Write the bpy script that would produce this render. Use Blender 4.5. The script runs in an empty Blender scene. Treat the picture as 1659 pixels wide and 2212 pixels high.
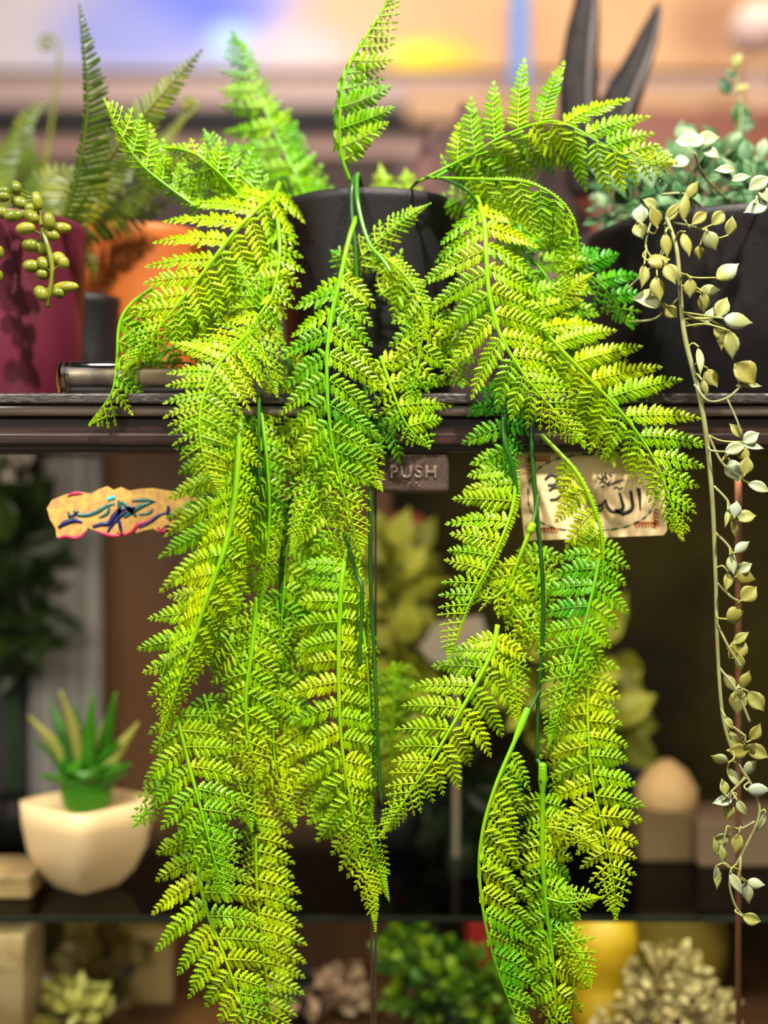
import bpy, bmesh, math, random
import numpy as np
from mathutils import Vector, Matrix

# ------------------------------------------------------------------ camera, light, exposure
SC = bpy.context.scene
COL = SC.collection
W, H, F = 1659.0, 2212.0, 2700.0
CAM = Vector((0.0, -1.08, 1.2))
cam = bpy.data.objects.new('camera', bpy.data.cameras.new('camera'))
COL.objects.link(cam)
cam.location = CAM
cam.rotation_euler = (math.pi/2, 0, 0)
cam.data.sensor_fit = 'VERTICAL'
cam.data.sensor_height = 36.0
cam.data.lens = F*36.0/H
cam.data.clip_start = 0.02
cam.data.dof.use_dof = True
cam.data.dof.focus_distance = 1.065
cam.data.dof.aperture_fstop = 1.35
SC.camera = cam
SC.view_settings.view_transform = 'Standard'
SC.view_settings.look = 'None'
SC.view_settings.gamma = 1.0
SC.view_settings.exposure = 0.12
SC.view_settings.use_curve_mapping = False

world = bpy.data.worlds.new('shop_air')
SC.world = world
world.use_nodes = True
world.node_tree.nodes['Background'].inputs[0].default_value = (1.0, 0.92, 0.78, 1)
world.node_tree.nodes['Background'].inputs[1].default_value = 0.28

def area(name, loc, target, size, power, col):
    l = bpy.data.lights.new(name, 'AREA')
    l.shape = 'DISK'; l.size = size; l.energy = power; l.color = col
    o = bpy.data.objects.new(name, l); COL.objects.link(o)
    o.location = loc
    o.rotation_euler = (Vector(target)-Vector(loc)).to_track_quat('-Z', 'Y').to_euler()
    return o
area('ceiling_spotlight', (0.55, -0.95, 2.75), (0.0, 0.0, 1.15), 0.10, 90, (1.0, 0.93, 0.80))
area('ceiling_spotlight', (-0.75, -1.15, 2.7), (0.0, 0.0, 1.15), 0.14, 44, (1.0, 0.93, 0.80))
area('front_soft_fill', (-1.5, -1.9, 2.3), (0.0, 0.0, 1.1), 1.2, 24, (1.0, 0.97, 0.90))  # soft fill lamp added at the front left, not a real window
def strip(name, x0, x1, y, z, power, col):
    l = bpy.data.lights.new(name, 'AREA'); l.shape = 'RECTANGLE'; l.size = x1-x0; l.size_y = .02; l.energy = power; l.color = col
    o = bpy.data.objects.new(name, l); COL.objects.link(o); o.location = ((x0+x1)/2, y, z); o.rotation_euler = (math.radians(28), 0, 0)
strip('cabinet_fill_light', -.7, .7, .10, 1.24, 5.0, (1.0, .84, .62))  # fill lamp added to brighten the cabinet interior
strip('cabinet_fill_light', -.7, .7, .20, .775, .7, (1.0, .88, .66))  # second added fill, below the glass shelf
area('mural_fill_light', (-0.3, 1.5, 2.9), (-0.2, 2.55, 1.9), 0.6, 10, (1.0, 0.92, 0.85))  # lamp added only to set how bright the mural is
area('mural_fill_light', (0.9, 1.5, 2.9), (0.9, 2.55, 1.9), 0.5, 7.5, (1.0, 0.86, 0.68))  # second added mural fill, warmer, for the right half

# ------------------------------------------------------------------ helpers
def at(px, py, y=0.0):
    """pixel (in the 1659 x 2212 frame) and depth y (m) -> world point"""
    D = y - CAM.y
    return Vector(((px-W/2)*D/F, y, CAM.z + (H/2-py)*D/F))
def pxm(y=0.0):
    return (y-CAM.y)/F

def put(o, label=None, cat=None, group=None, kind=None):
    if label: o['label'] = label
    if cat: o['category'] = cat
    if group: o['group'] = group
    if kind: o['kind'] = kind
    return o
def empty(name, loc, label, cat, group=None):
    o = bpy.data.objects.new(name, None); COL.objects.link(o)
    o.location = loc; o.empty_display_size = 0.02
    return put(o, label, cat, group)

class MB:
    """collects geometry in world space; build() links it as one mesh object"""
    def __init__(s): s.v = []; s.f = []; s.t = []; s.n = 0
    def add(s, V, Fc, tint=0.5):
        V = np.asarray(V, dtype=float).reshape(-1, 3)
        s.v.append(V); s.t.append(np.full(len(V), tint))
        s.f.extend([tuple(int(i)+s.n for i in f) for f in Fc]); s.n += len(V)
    def build(s, name, mat, parent=None, smooth=True, bevel=0, sub=0):
        me = bpy.data.meshes.new(name)
        V = np.concatenate(s.v) if s.v else np.zeros((0, 3))
        o = bpy.data.objects.new(name, me); COL.objects.link(o)
        off = np.array(parent_world(parent)) if parent is not None else V.mean(0)
        V = V - off
        me.from_pydata(V.tolist(), [], s.f)
        a = me.attributes.new('tint', 'FLOAT', 'POINT')
        a.data.foreach_set('value', np.concatenate(s.t).astype(np.float32))
        if smooth: me.polygons.foreach_set('use_smooth', [True]*len(me.polygons))
        me.materials.append(mat); me.update()
        if parent is not None: o.parent = parent
        else: o.location = off
        if bevel:
            m = o.modifiers.new('bevel', 'BEVEL'); m.width = bevel; m.segments = 3; m.limit_method = 'ANGLE'
            m.harden_normals = False
        if sub:
            m = o.modifiers.new('sub', 'SUBSURF'); m.levels = sub; m.render_levels = sub
        return o
def parent_world(p):
    v = Vector((0, 0, 0))
    while p is not None:
        v = v + p.location; p = p.parent
    return v

def box(mb, a, b, tint=0.5):
    x0, y0, z0 = a; x1, y1, z1 = b
    V = [(x0,y0,z0),(x1,y0,z0),(x1,y1,z0),(x0,y1,z0),(x0,y0,z1),(x1,y0,z1),(x1,y1,z1),(x0,y1,z1)]
    mb.add(V, [(0,3,2,1),(4,5,6,7),(0,1,5,4),(1,2,6,5),(2,3,7,6),(3,0,4,7)], tint)

def spline(pts, n):
    P = np.array([list(p) for p in pts], dtype=float)
    if len(P) == 2: P = np.array([P[0], (P[0]+P[1])/2, P[1]])
    Q = np.vstack([2*P[0]-P[1], P, 2*P[-1]-P[-2]])
    out = []
    for i in range(1, len(Q)-2):
        for k in range(24):
            t = k/24.0
            out.append(0.5*((2*Q[i])+(-Q[i-1]+Q[i+1])*t+(2*Q[i-1]-5*Q[i]+4*Q[i+1]-Q[i+2])*t*t+(-Q[i-1]+3*Q[i]-3*Q[i+1]+Q[i+2])*t**3))
    out.append(Q[-2]); out = np.array(out)
    d = np.r_[0, np.cumsum(np.linalg.norm(np.diff(out, axis=0), axis=1))]
    s = np.linspace(0, d[-1], n)
    return np.stack([np.interp(s, d, out[:, k]) for k in range(3)], 1), d[-1]

def norm(v):
    v = np.asarray(v, float); return v/(np.linalg.norm(v, axis=-1, keepdims=True)+1e-12)

def tube(mb, pts, radii, seg=8, n=None, tint=0.5, ref=(0, -1, 0), flat=1.0):
    n = n or max(6, len(pts)*5)
    P, _ = spline(pts, n)
    R = np.interp(np.linspace(0, 1, n), np.linspace(0, 1, len(radii)), radii) if hasattr(radii, '__len__') else np.full(n, radii)
    T = norm(np.gradient(P, axis=0))
    N = norm(np.array(ref)[None]-(T@np.array(ref))[:, None]*T + 1e-9*np.array([[.3, .1, .7]]))
    B = np.cross(T, N)
    V = []
    for k in range(seg):
        a = 2*math.pi*k/seg
        V.append(P+R[:, None]*(math.cos(a)*N*flat+math.sin(a)*B))
    V = np.stack(V, 1).reshape(-1, 3)
    Fc = [(i*seg+k, i*seg+(k+1) % seg, (i+1)*seg+(k+1) % seg, (i+1)*seg+k) for i in range(n-1) for k in range(seg)]
    Fc.append(tuple(range(seg))[::-1]); Fc.append(tuple((n-1)*seg+k for k in range(seg)))
    mb.add(V, Fc, tint)

def lathe(mb, c, prof, seg=64, tint=0.5, sq=0.0, rot=0.0):
    """prof: list of (r, z); sq>0 gives a rounded-square plan"""
    V = []
    for r, z in prof:
        for k in range(seg):
            a = 2*math.pi*k/seg
            q = 1.0
            if sq: q = 1.0/((abs(math.cos(a))**sq+abs(math.sin(a))**sq)**(1.0/sq))
            V.append((c[0]+r*q*math.cos(a+rot), c[1]+r*q*math.sin(a+rot), c[2]+z))
    Fc = [(i*seg+k, i*seg+(k+1) % seg, (i+1)*seg+(k+1) % seg, (i+1)*seg+k) for i in range(len(prof)-1) for k in range(seg)]
    Fc.append(tuple(range(seg))[::-1]); Fc.append(tuple((len(prof)-1)*seg+k for k in range(seg)))
    mb.add(V, Fc, tint)

def ellipsoid(mb, c, ax, r, seg=12, rings=8, tint=0.5, pinch=0.0):
    """long axis along ax with half length r[0], radius r[1]"""
    ax = norm(ax); up = np.array((0.0, 0.2, 1.0)) if abs(ax[2]) < .9 else np.array((1.0, 0, 0))
    u = norm(np.cross(ax, up)); w = np.cross(ax, u)
    V = []; c = np.array(c)
    for i in range(rings+1):
        t = math.pi*i/rings
        rr = max(1e-5, math.sin(t)**(1+pinch))*r[1]
        for k in range(seg):
            a = 2*math.pi*k/seg
            V.append(c-ax*r[0]*math.cos(t)+u*rr*math.cos(a)+w*rr*math.sin(a))
    Fc = [(i*seg+k, i*seg+(k+1) % seg, (i+1)*seg+(k+1) % seg, (i+1)*seg+k) for i in range(rings) for k in range(seg)]
    mb.add(V, Fc, tint)

def lump(mb, c, r, seed, amp=0.25, freq=2.2, seg=32, rings=20, tint=0.5):
    from mathutils import noise
    V = []
    for i in range(rings+1):
        t = math.pi*i/rings
        for k in range(seg):
            a = 2*math.pi*k/seg
            d = Vector((math.sin(t)*math.cos(a), math.sin(t)*math.sin(a), math.cos(t)))
            q = 1+amp*noise.noise(d*freq+Vector((seed, seed*2, 0)))+amp*.5*noise.noise(d*freq*2.7+Vector((0, seed, 1)))
            V.append((c[0]+d.x*r[0]*q, c[1]+d.y*r[1]*q, c[2]+d.z*r[2]*q))
    Fc = [(i*seg+k, i*seg+(k+1) % seg, (i+1)*seg+(k+1) % seg, (i+1)*seg+k) for i in range(rings) for k in range(seg)]
    mb.add(V, Fc, tint)

# ------------------------------------------------------------------ materials
def mat(name, col=(.5, .5, .5), rough=.5, metal=0, spec=.5, col2=None, scale=20, detail=3, bump=0, bscale=200, coat=0, stretch=None, lo=.4, hi=.6, alpha=1):
    m = bpy.data.materials.new(name); m.use_nodes = True
    nt = m.node_tree; b = nt.nodes['Principled BSDF']
    b.inputs['Base Color'].default_value = (*col, 1)
    b.inputs['Roughness'].default_value = rough
    b.inputs['Metallic'].default_value = metal
    b.inputs['Specular IOR Level'].default_value = spec
    b.inputs['Coat Weight'].default_value = coat
    tc = nt.nodes.new('ShaderNodeTexCoord')
    vec = tc.outputs['Object']
    if stretch:
        mp = nt.nodes.new('ShaderNodeMapping'); mp.inputs['Scale'].default_value = stretch
        nt.links.new(vec, mp.inputs[0]); vec = mp.outputs[0]
    if col2:
        n = nt.nodes.new('ShaderNodeTexNoise'); n.inputs['Scale'].default_value = scale; n.inputs['Detail'].default_value = detail
        nt.links.new(vec, n.inputs['Vector'])
        r = nt.nodes.new('ShaderNodeValToRGB')
        r.color_ramp.elements[0].position = lo; r.color_ramp.elements[0].color = (*col, 1)
        r.color_ramp.elements[1].position = hi; r.color_ramp.elements[1].color = (*col2, 1)
        nt.links.new(n.outputs[0], r.inputs[0]); nt.links.new(r.outputs[0], b.inputs['Base Color'])
    if bump:
        n = nt.nodes.new('ShaderNodeTexNoise'); n.inputs['Scale'].default_value = bscale; n.inputs['Detail'].default_value = 4
        nt.links.new(vec, n.inputs['Vector'])
        bp = nt.nodes.new('ShaderNodeBump'); bp.inputs['Strength'].default_value = bump; bp.inputs['Distance'].default_value = .001
        nt.links.new(n.outputs[0], bp.inputs['Height']); nt.links.new(bp.outputs[0], b.inputs['Normal'])
    return m

def leaf_mat(name, c_lo, c_mid, c_hi, rough=.32, transl=.33, nscale=14, spec=.4):
    """pigment runs c_lo..c_hi by the mesh's tint attribute plus blotches"""
    m = bpy.data.materials.new(name); m.use_nodes = True
    nt = m.node_tree; b = nt.nodes['Principled BSDF']; L = nt.links.new
    at_ = nt.nodes.new('ShaderNodeAttribute'); at_.attribute_name = 'tint'
    tc = nt.nodes.new('ShaderNodeTexCoord')
    n = nt.nodes.new('ShaderNodeTexNoise'); n.inputs['Scale'].default_value = nscale; n.inputs['Detail'].default_value = 2
    L(tc.outputs['Object'], n.inputs['Vector'])
    ma = nt.nodes.new('ShaderNodeMath'); ma.operation = 'MULTIPLY_ADD'
    ma.inputs[1].default_value = 1.1; ma.inputs[2].default_value = -.55
    L(n.outputs[0], ma.inputs[0])
    ad = nt.nodes.new('ShaderNodeMath'); ad.operation = 'ADD'
    L(ma.outputs[0], ad.inputs[0]); L(at_.outputs['Fac'], ad.inputs[1])
    r = nt.nodes.new('ShaderNodeValToRGB'); e = r.color_ramp.elements
    e[0].position = .05; e[0].color = (*c_lo, 1); e[1].position = .95; e[1].color = (*c_hi, 1)
    k = e.new(.5); k.color = (*c_mid, 1)
    L(ad.outputs[0], r.inputs[0]); L(r.outputs[0], b.inputs['Base Color'])
    b.inputs['Roughness'].default_value = rough; b.inputs['Specular IOR Level'].default_value = spec
    tr = nt.nodes.new('ShaderNodeBsdfTranslucent'); L(r.outputs[0], tr.inputs[0])
    mx = nt.nodes.new('ShaderNodeMixShader'); mx.inputs[0].default_value = transl
    L(b.outputs[0], mx.inputs[1]); L(tr.outputs[0], mx.inputs[2])
    L(mx.outputs[0], nt.nodes['Material Output'].inputs[0])
    return m

def glass_mat(name, tintc=(.93, .96, .95), refl=.07, rough=.03):
    m = bpy.data.materials.new(name); m.use_nodes = True
    nt = m.node_tree; nt.nodes.remove(nt.nodes['Principled BSDF'])
    t = nt.nodes.new('ShaderNodeBsdfTransparent'); t.inputs[0].default_value = (*tintc, 1)
    g = nt.nodes.new('ShaderNodeBsdfGlossy'); g.inputs['Roughness'].default_value = rough
    lw = nt.nodes.new('ShaderNodeFresnel'); lw.inputs[0].default_value = 1.13
    mx = nt.nodes.new('ShaderNodeMixShader')
    nt.links.new(lw.outputs[0], mx.inputs[0]); nt.links.new(t.outputs[0], mx.inputs[1]); nt.links.new(g.outputs[0], mx.inputs[2])
    nt.links.new(mx.outputs[0], nt.nodes['Material Output'].inputs[0])
    return m

M = {}
M['fern'] = leaf_mat('lime_plastic_leaf', (.05, .32, .003), (.28, .54, .001), (.52, .63, .002))
M['fernrib'] = leaf_mat('lime_plastic_midrib', (.06, .34, .010), (.19, .52, .006), (.36, .60, .008), rough=.28)
M['stem'] = leaf_mat('dark_green_plastic_stem', (.006, .035, .004), (.02, .09, .008), (.10, .30, .02), rough=.3, transl=0)
M['ladder'] = leaf_mat('dark_olive_leaf', (.02, .055, .004), (.08, .125, .006), (.27, .27, .015), rough=.35)
M['bead'] = leaf_mat('olive_bead', (.06, .10, .008), (.15, .17, .015), (.28, .26, .03), rough=.22, transl=0, nscale=40)
M['euca'] = leaf_mat('frosted_eucalyptus_leaf', (.19, .17, .02), (.28, .29, .07), (.34, .42, .30), rough=.55, transl=.15, nscale=60)
M['eucadark'] = leaf_mat('green_eucalyptus_leaf', (.015, .07, .02), (.07, .18, .06), (.30, .42, .24), rough=.5, transl=.2, nscale=30)
M['eucastem'] = leaf_mat('frosted_stem', (.15, .13, .04), (.21, .23, .09), (.27, .35, .26), rough=.6, transl=0, nscale=40)
M['blackpot'] = mat('matte_black_plastic', (.009, .008, .009), rough=.42, spec=.3, bump=.5, bscale=900)
M['maroon'] = mat('maroon_glazed_clay', (.075, .006, .018), rough=.4, col2=(.10, .010, .026), scale=8, bump=.15, bscale=500)
M['orange'] = mat('terracotta_orange', (.50, .12, .015), rough=.6, col2=(.42, .09, .01), scale=10)
M['soil'] = mat('dark_soil', (.02, .013, .008), rough=.95, col2=(.05, .03, .02), scale=200, bump=1)
M['darkwood'] = mat('dark_stained_wood', (.010, .005, .004), rough=.3, col2=(.028, .012, .007), scale=9, stretch=(1, 8, 30), coat=.2)
M['counter'] = mat('worn_black_counter_edge', (.012, .010, .009), rough=.35, col2=(.05, .04, .035), scale=120, stretch=(1, 1, 4), bump=.6, bscale=150)
M['trimgloss'] = mat('polished_dark_trim', (.05, .035, .028), rough=.16, coat=1, col2=(.09, .07, .055), scale=6, stretch=(1, 1, 20))
M['backwood'] = mat('brown_back_panel', (.055, .017, .004), rough=.6, col2=(.12, .042, .009), scale=3, stretch=(3, 1, .6))
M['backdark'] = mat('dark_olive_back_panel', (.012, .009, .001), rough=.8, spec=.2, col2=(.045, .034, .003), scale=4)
M['cream'] = mat('cream_ceramic', (.95, .66, .38), rough=.45, coat=.2)
M['latch'] = mat('bronze_latch_metal', (.10, .068, .055), rough=.45, metal=.7, bump=.5, bscale=500)
M['glass'] = glass_mat('door_glass')
M['shelfglass'] = glass_mat('shelf_glass', (.80, .86, .83))
M['clear'] = glass_mat('clear_plastic', (.80, .80, .82), rough=.06)

# ------------------------------------------------------------------ frond builder
# one pinnule: lobed wings either side of a raised ridge, base at 0, tip at x = 1
_up = [(0, .07), (.12, .12), (.20, .34), (.31, .40), (.38, .22), (.45, .36), (.56, .38), (.63, .19), (.70, .29), (.82, .25), (.92, .10), (1.02, 0)]
_tv = []; _tf = []
for i, (x, y) in enumerate(_up): _tv += [(x, y, -.02-.12*y), (x, 0, .04), (x, -y, -.02-.12*y)]
for i in range(len(_up)-1):
    a, b = 3*i, 3*i+3
    _tf += [(a, b, b+1, a+1), (a+1, b+1, b+2, a+2)]
_n0 = len(_tv)
for x, w_, h_ in ((-.03, .085, .19), (.6, .075, .18), (.98, .035, .08)):
    _tv += [(x, w_, .02), (x, w_*.5, h_), (x, -w_*.5, h_), (x, -w_, .02)]
for i in range(2):
    a = _n0+4*i; b = a+4
    _tf += [(a, b, b+1, a+1), (a+1, b+1, b+2, a+2), (a+2, b+2, b+3, a+3)]
_tf += [(_n0+8, _n0+11, _n0+10, _n0+9)]
TV = np.array(_tv, float); TFt = _tf
# a simpler narrow leaflet (ladder fern)
_up2 = [(0, .05), (.15, .10), (.5, .12), (.85, .09), (1, 0)]
LV = []; LF = []
for x, y in _up2: LV += [(x, y, 0), (x, 0, .03), (x, -y, 0)]
for i in range(len(_up2)-1):
    a, b = 3*i, 3*i+3
    LF += [(a, b, b+1, a+1), (a+1, b+1, b+2, a+2)]
LV = np.array(LV, float)

def fast_mesh(name, chunks, tints, mat_, parent):
    """chunks: list of (V, F list with equal sides)"""
    me = bpy.data.meshes.new(name)
    V = np.concatenate([c[0] for c in chunks]); V = V-np.array(parent_world(parent))
    loops = []; starts = []; off = 0; ls = 0
    for v, f in chunks:
        f = np.asarray(f)
        loops.append((f+off).ravel()); starts.append(np.arange(len(f))*f.shape[1]+ls)
        ls += f.size; off += len(v)
    loops = np.concatenate(loops); starts = np.concatenate(starts)
    me.vertices.add(len(V)); me.vertices.foreach_set('co', V.astype(np.float32).ravel())
    me.loops.add(len(loops)); me.loops.foreach_set('vertex_index', loops.astype(np.int32))
    me.polygons.add(len(starts)); me.polygons.foreach_set('loop_start', starts.astype(np.int32))
    me.update(calc_edges=True)
    a = me.attributes.new('tint', 'FLOAT', 'POINT'); a.data.foreach_set('value', np.concatenate(tints).astype(np.float32))
    me.materials.append(mat_)
    o = bpy.data.objects.new(name, me); COL.objects.link(o); o.parent = parent
    return o

def frond(parent, pts, R, L, tint=.5, roll=(0, 0), foldR=12, foldL=12, bare=.04, angs=(80, 48), curl=.12, rib=4.4,
          sp=.40, seed=0, droop=.10, name='frond', leafm='fern', ribm='fernrib', simple=False, peak=.22, endw=.06, cap=False, gap=10.8, tipw=1.0):
    """pts: (px, py, depth mm); R / L: longest pinna in px on the right / left of the direction of growth"""
    rng = random.Random(seed*7+int(pts[0][0]*3+pts[0][1]*5))
    Wp = [at(p[0], p[1], (p[2] if len(p) > 2 else 0)/1000.0) for p in pts]
    k = pxm(np.mean([(p[2] if len(p) > 2 else 0)/1000.0 for p in pts]))
    n = 160
    P, length = spline(Wp, n)
    T = norm(np.gradient(P, axis=0))
    ref = np.array((0.0, -1.0, 0.0))
    N0 = norm(ref[None]-(T@ref)[:, None]*T)
    S0 = np.cross(T, N0)
    tt = np.linspace(0, 1, n)
    rr = np.radians(roll[0]+(roll[1]-roll[0])*tt)[:, None]
    N = N0*np.cos(rr)+S0*np.sin(rr); S = np.cross(T, N)
    def prof(t):
        u = (t-bare)/(1-bare)
        if u < 0: return 0
        a = min(1.0, .62+.38*(u/peak)) if u < peak else 1.0
        b_ = 1.0 if u < peak else (1-((u-peak)/(1-peak))**1.35)
        return max(endw, a*b_)
    quads = []; tints = []
    A_o = []; A_x = []; A_y = []; A_z = []; A_t = []
    ribs = []
    for side, width, fold in ((1, R, foldR), (-1, L, foldL)):
        if width < 4: continue
        s = bare*length + rng.uniform(0, .3)*width*k*sp
        while s < length*.995:
            t = s/length
            Lp = width*k*prof(t)*rng.uniform(.92, 1.06)
            step = max(6*k, min(Lp*sp*1.22, 52*k))
            i = min(n-1, int(t*(n-1)))
            f = math.radians(fold+rng.uniform(-7, 7))
            ds = side*S[i]*math.cos(f)-N[i]*math.sin(f)
            a = math.radians(angs[0]+(angs[1]-angs[0])*t+rng.uniform(-4, 4))
            d = norm(math.cos(a)*T[i]+math.sin(a)*ds)
            npn = norm(N[i]*math.cos(f)+side*S[i]*math.sin(f)); npn = norm(npn-np.dot(npn, d)*d)
            tw = math.radians(rng.uniform(-14, 14)); sp_ = np.cross(d, npn)
            npn = norm(npn*math.cos(tw)+sp_*math.sin(tw))
            m = max(4, int(Lp/(7*k)))
            u = np.linspace(0, 1, m)
            cv = curl*rng.uniform(.6, 1.4); dr = droop*rng.uniform(.3, 1.7)
            Q = P[i]+Lp*(u[:, None]*d+(u**2)[:, None]*(cv*T[i]-dr*npn))
            tq = norm(np.gradient(Q, axis=0))
            nq = norm(npn-(tq@npn)[:, None]*tq); bq = np.cross(tq, nq)
            pt = tint+rng.uniform(-.14, .14)
            if Lp < 16*k or simple:
                # a single leaflet instead of a divided pinna
                A_o.append(P[i]); A_x.append(d*Lp); A_y.append(np.cross(npn, d)*(Lp if simple else max(Lp*.7, 7*k))*1.0); A_z.append(npn*max(Lp*.6, 6*k)); A_t.append(pt)
            else:
                wr = np.linspace(2.2, .9, m)*k
                V = np.stack([Q+bq*wr[:, None]-nq*wr[:, None]*.4, Q+nq*wr[:, None]*1.6+bq*wr[:, None]*.35, Q+nq*wr[:, None]*1.6-bq*wr[:, None]*.35, Q-bq*wr[:, None]-nq*wr[:, None]*.4], 1).reshape(-1, 3)
                Fq = [(4*j+c, 4*j+(c+1) % 4, 4*j+4+(c+1) % 4, 4*j+4+c) for j in range(m-1) for c in range(4)]
                ribs.append((V, Fq)); tints.append(np.full(len(V), pt+.08))
                nn = max(3, int(Lp/(gap*k)))
                hw = min(max(step*.86, 8*k), 33*k)
                for q in range(nn):
                    uu = (q+.55)/nn
                    j = uu*(m-1); j0 = int(j); fr = j-j0; j1 = min(m-1, j0+1)
                    o_ = Q[j0]*(1-fr)+Q[j1]*fr
                    pl = hw*min(1, .78+.8*uu)*(1-uu**2.2*.78)*rng.uniform(.9, 1.08)
                    for sd in (1, -1):
                        ba = math.radians(66-26*uu+rng.uniform(-7, 7))
                        tl = math.radians(rng.uniform(-10, 16))
                        dd = norm(math.cos(ba)*tq[j0]+math.sin(ba)*sd*bq[j0]); dd = norm(dd*math.cos(tl)-nq[j0]*math.sin(tl))
                        nz = norm(nq[j0]-np.dot(nq[j0], dd)*dd)
                        yy = np.cross(nz, dd)
                        A_o.append(o_); A_x.append(dd*pl); A_y.append(yy*max(min(pl, 25*k), 9*k)*.62); A_z.append(nz*max(pl*.8, 8*k)); A_t.append(pt+rng.uniform(-.06, .06))
                # terminal leaflet
                A_o.append(Q[-1]-tq[-1]*2*k); A_x.append(tq[-1]*9*k); A_y.append(bq[-1]*7*k); A_z.append(nq[-1]*6*k); A_t.append(pt)
            s += step*rng.uniform(.94, 1.06)
    O = np.array(A_o); X = np.array(A_x); Y = np.array(A_y); Z = np.array(A_z)
    TVv, TFf = (LV, LF) if simple else (TV, TFt)
    V = O[:, None, :]+TVv[None, :, 0:1]*X[:, None, :]+TVv[None, :, 1:2]*Y[:, None, :]+TVv[None, :, 2:3]*Z[:, None, :]
    fq = np.array(TFf)[None]+(np.arange(len(O))*len(TVv))[:, None, None]
    quads.append((V.reshape(-1, 3), fq.reshape(-1, 4)))
    tall = [np.repeat(np.array(A_t), len(TVv))]
    o = fast_mesh(name, quads+ribs, tall+tints, M[leafm], parent)
    mb = MB()
    rib *= .72
    rad = [rib*k*1.15, rib*k, rib*k*.8, rib*k*.55, rib*k*.16]
    tube(mb, Wp, rad, seg=8, n=60, tint=tint+.05)
    # raised keel along the midrib
    K = [Vector(P[int(q*(n-1))]+N[int(q*(n-1))]*rib*k*(1-.6*q)) for q in (0, .15, .3, .45, .6, .75, .9)]
    tube(mb, K, [rib*k*.35, rib*k*.12], seg=5, n=50, tint=tint+.2)
    if cap:
        mb2p = [Wp[0]+(Wp[0]-Vector(P[6]))*.0, Vector(P[5]), Vector(P[12])]
        tube(mb, [Wp[0], Vector(P[6]), Vector(P[16])], [rib*k*1.7, rib*k*1.9, rib*k*1.0], seg=10, n=12, tint=tint+.1)
        ellipsoid(mb, Wp[0], T[0], (rib*k*1.6, rib*k*1.75), tint=tint+.1)
    mb.build('midrib', M[ribm], o)
    return o

# ------------------------------------------------------------------ the room
def plane_box(name, a, b, m, kind='structure'):
    mb = MB(); box(mb, a, b); o = mb.build(name, m, smooth=False); put(o, kind=kind); return o
wallm = mat('warm_beige_wall', (.52, .34, .22), rough=.8, col2=(.46, .30, .20), scale=2)
plane_box('floor', (-3, -3.2, -.02), (3, 2.8, 0), mat('brown_floor', (.12, .07, .045), rough=.5, col2=(.16, .1, .06), scale=3))
plane_box('wall_back', (-3, 2.6, 0), (3, 2.7, 3.2), wallm)
plane_box('wall_left', (-3.1, -3.2, 0), (-3, 2.8, 3.2), wallm)
plane_box('wall_right', (3, -3.2, 0), (3.1, 2.8, 3.2), wallm)

# printed mural on the far wall: lavender, blue, peach and yellow patches
mur = bpy.data.materials.new('printed_mural'); mur.use_nodes = True
nt = mur.node_tree; bs = nt.nodes['Principled BSDF']; bs.inputs['Roughness'].default_value = .7
tc = nt.nodes.new('ShaderNodeTexCoord')
def blob(prev, cx, cz, rx, rz, col, soft=1.0):
    mp = nt.nodes.new('ShaderNodeMapping'); mp.vector_type = 'POINT'
    mp.inputs['Location'].default_value = (-cx/rx, 0, -cz/rz); mp.inputs['Scale'].default_value = (1/rx, 0, 1/rz)
    nt.links.new(tc.outputs['Object'], mp.inputs[0])
    ln = nt.nodes.new('ShaderNodeVectorMath'); ln.operation = 'LENGTH'; nt.links.new(mp.outputs[0], ln.inputs[0])
    mr = nt.nodes.new('ShaderNodeMapRange'); mr.interpolation_type = 'SMOOTHSTEP'
    mr.inputs[1].default_value = 1.0; mr.inputs[2].default_value = 1-soft; mr.inputs[3].default_value = 0; mr.inputs[4].default_value = 1
    nt.links.new(ln.outputs['Value'], mr.inputs[0])
    mx = nt.nodes.new('ShaderNodeMix'); mx.data_type = 'RGBA'
    nt.links.new(mr.outputs[0], mx.inputs[0]); nt.links.new(prev, mx.inputs[6]); mx.inputs[7].default_value = (*col, 1)
    return mx.outputs[2]
def mural_xz(px, py):
    v = at(px, py, 2.5); return v.x, v.z-MUR_Z
MUR_Z = 2.2
base = nt.nodes.new('ShaderNodeRGB'); base.outputs[0].default_value = (.62, .36, .19, 1); c = base.outputs[0]
for px, py, rx, rz, col, so in ((-100, 60, 1000, 700, (.56, .50, .56), .35), (420, 20, 380, 170, (.12, .17, .72), .9), (260, 80, 260, 120, (.28, .31, .70), .9),
                                (500, 90, 90, 70, (.40, .58, .78), .9), (640, 120, 150, 120, (.62, .50, .52), .9), (760, 20, 200, 90, (.66, .40, .24), .9),
                                (940, 120, 150, 60, (.86, .58, .04), .9), (890, 120, 80, 45, (.95, .72, .04), .9), (1540, 60, 150, 130, (.40, .20, .11), .8),
                                (1650, 50, 70, 60, (.6, .46, .40), .5), (1480, 190, 260, 60, (.48, .26, .13), .8)):
    x, z = mural_xz(px, py); u = pxm(2.5); c = blob(c, x, z, rx*u, rz*u, col, so)
nt.links.new(c, bs.inputs['Base Color'])
mb = MB(); a = at(-700, 150, 2.5); b = at(2400, 150, 2.5)
box(mb, (a.x, 2.5, a.z), (b.x, 2.54, 2.95))
o = mb.build('wall_mural', mur, smooth=False)
# keep the print's coordinates on a fixed origin
dz = MUR_Z-o.location.z; dx = -o.location.x; dy = 0
me = o.data; co = np.empty(len(me.vertices)*3); me.vertices.foreach_get('co', co); co = co.reshape(-1, 3); co -= np.array((dx, dy, dz)); me.vertices.foreach_set('co', co.ravel()); o.location.z = MUR_Z; o.location.x = 0
put(o, 'large printed mural high on the far wall in lavender, blue, peach and yellow', 'mural')

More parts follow.
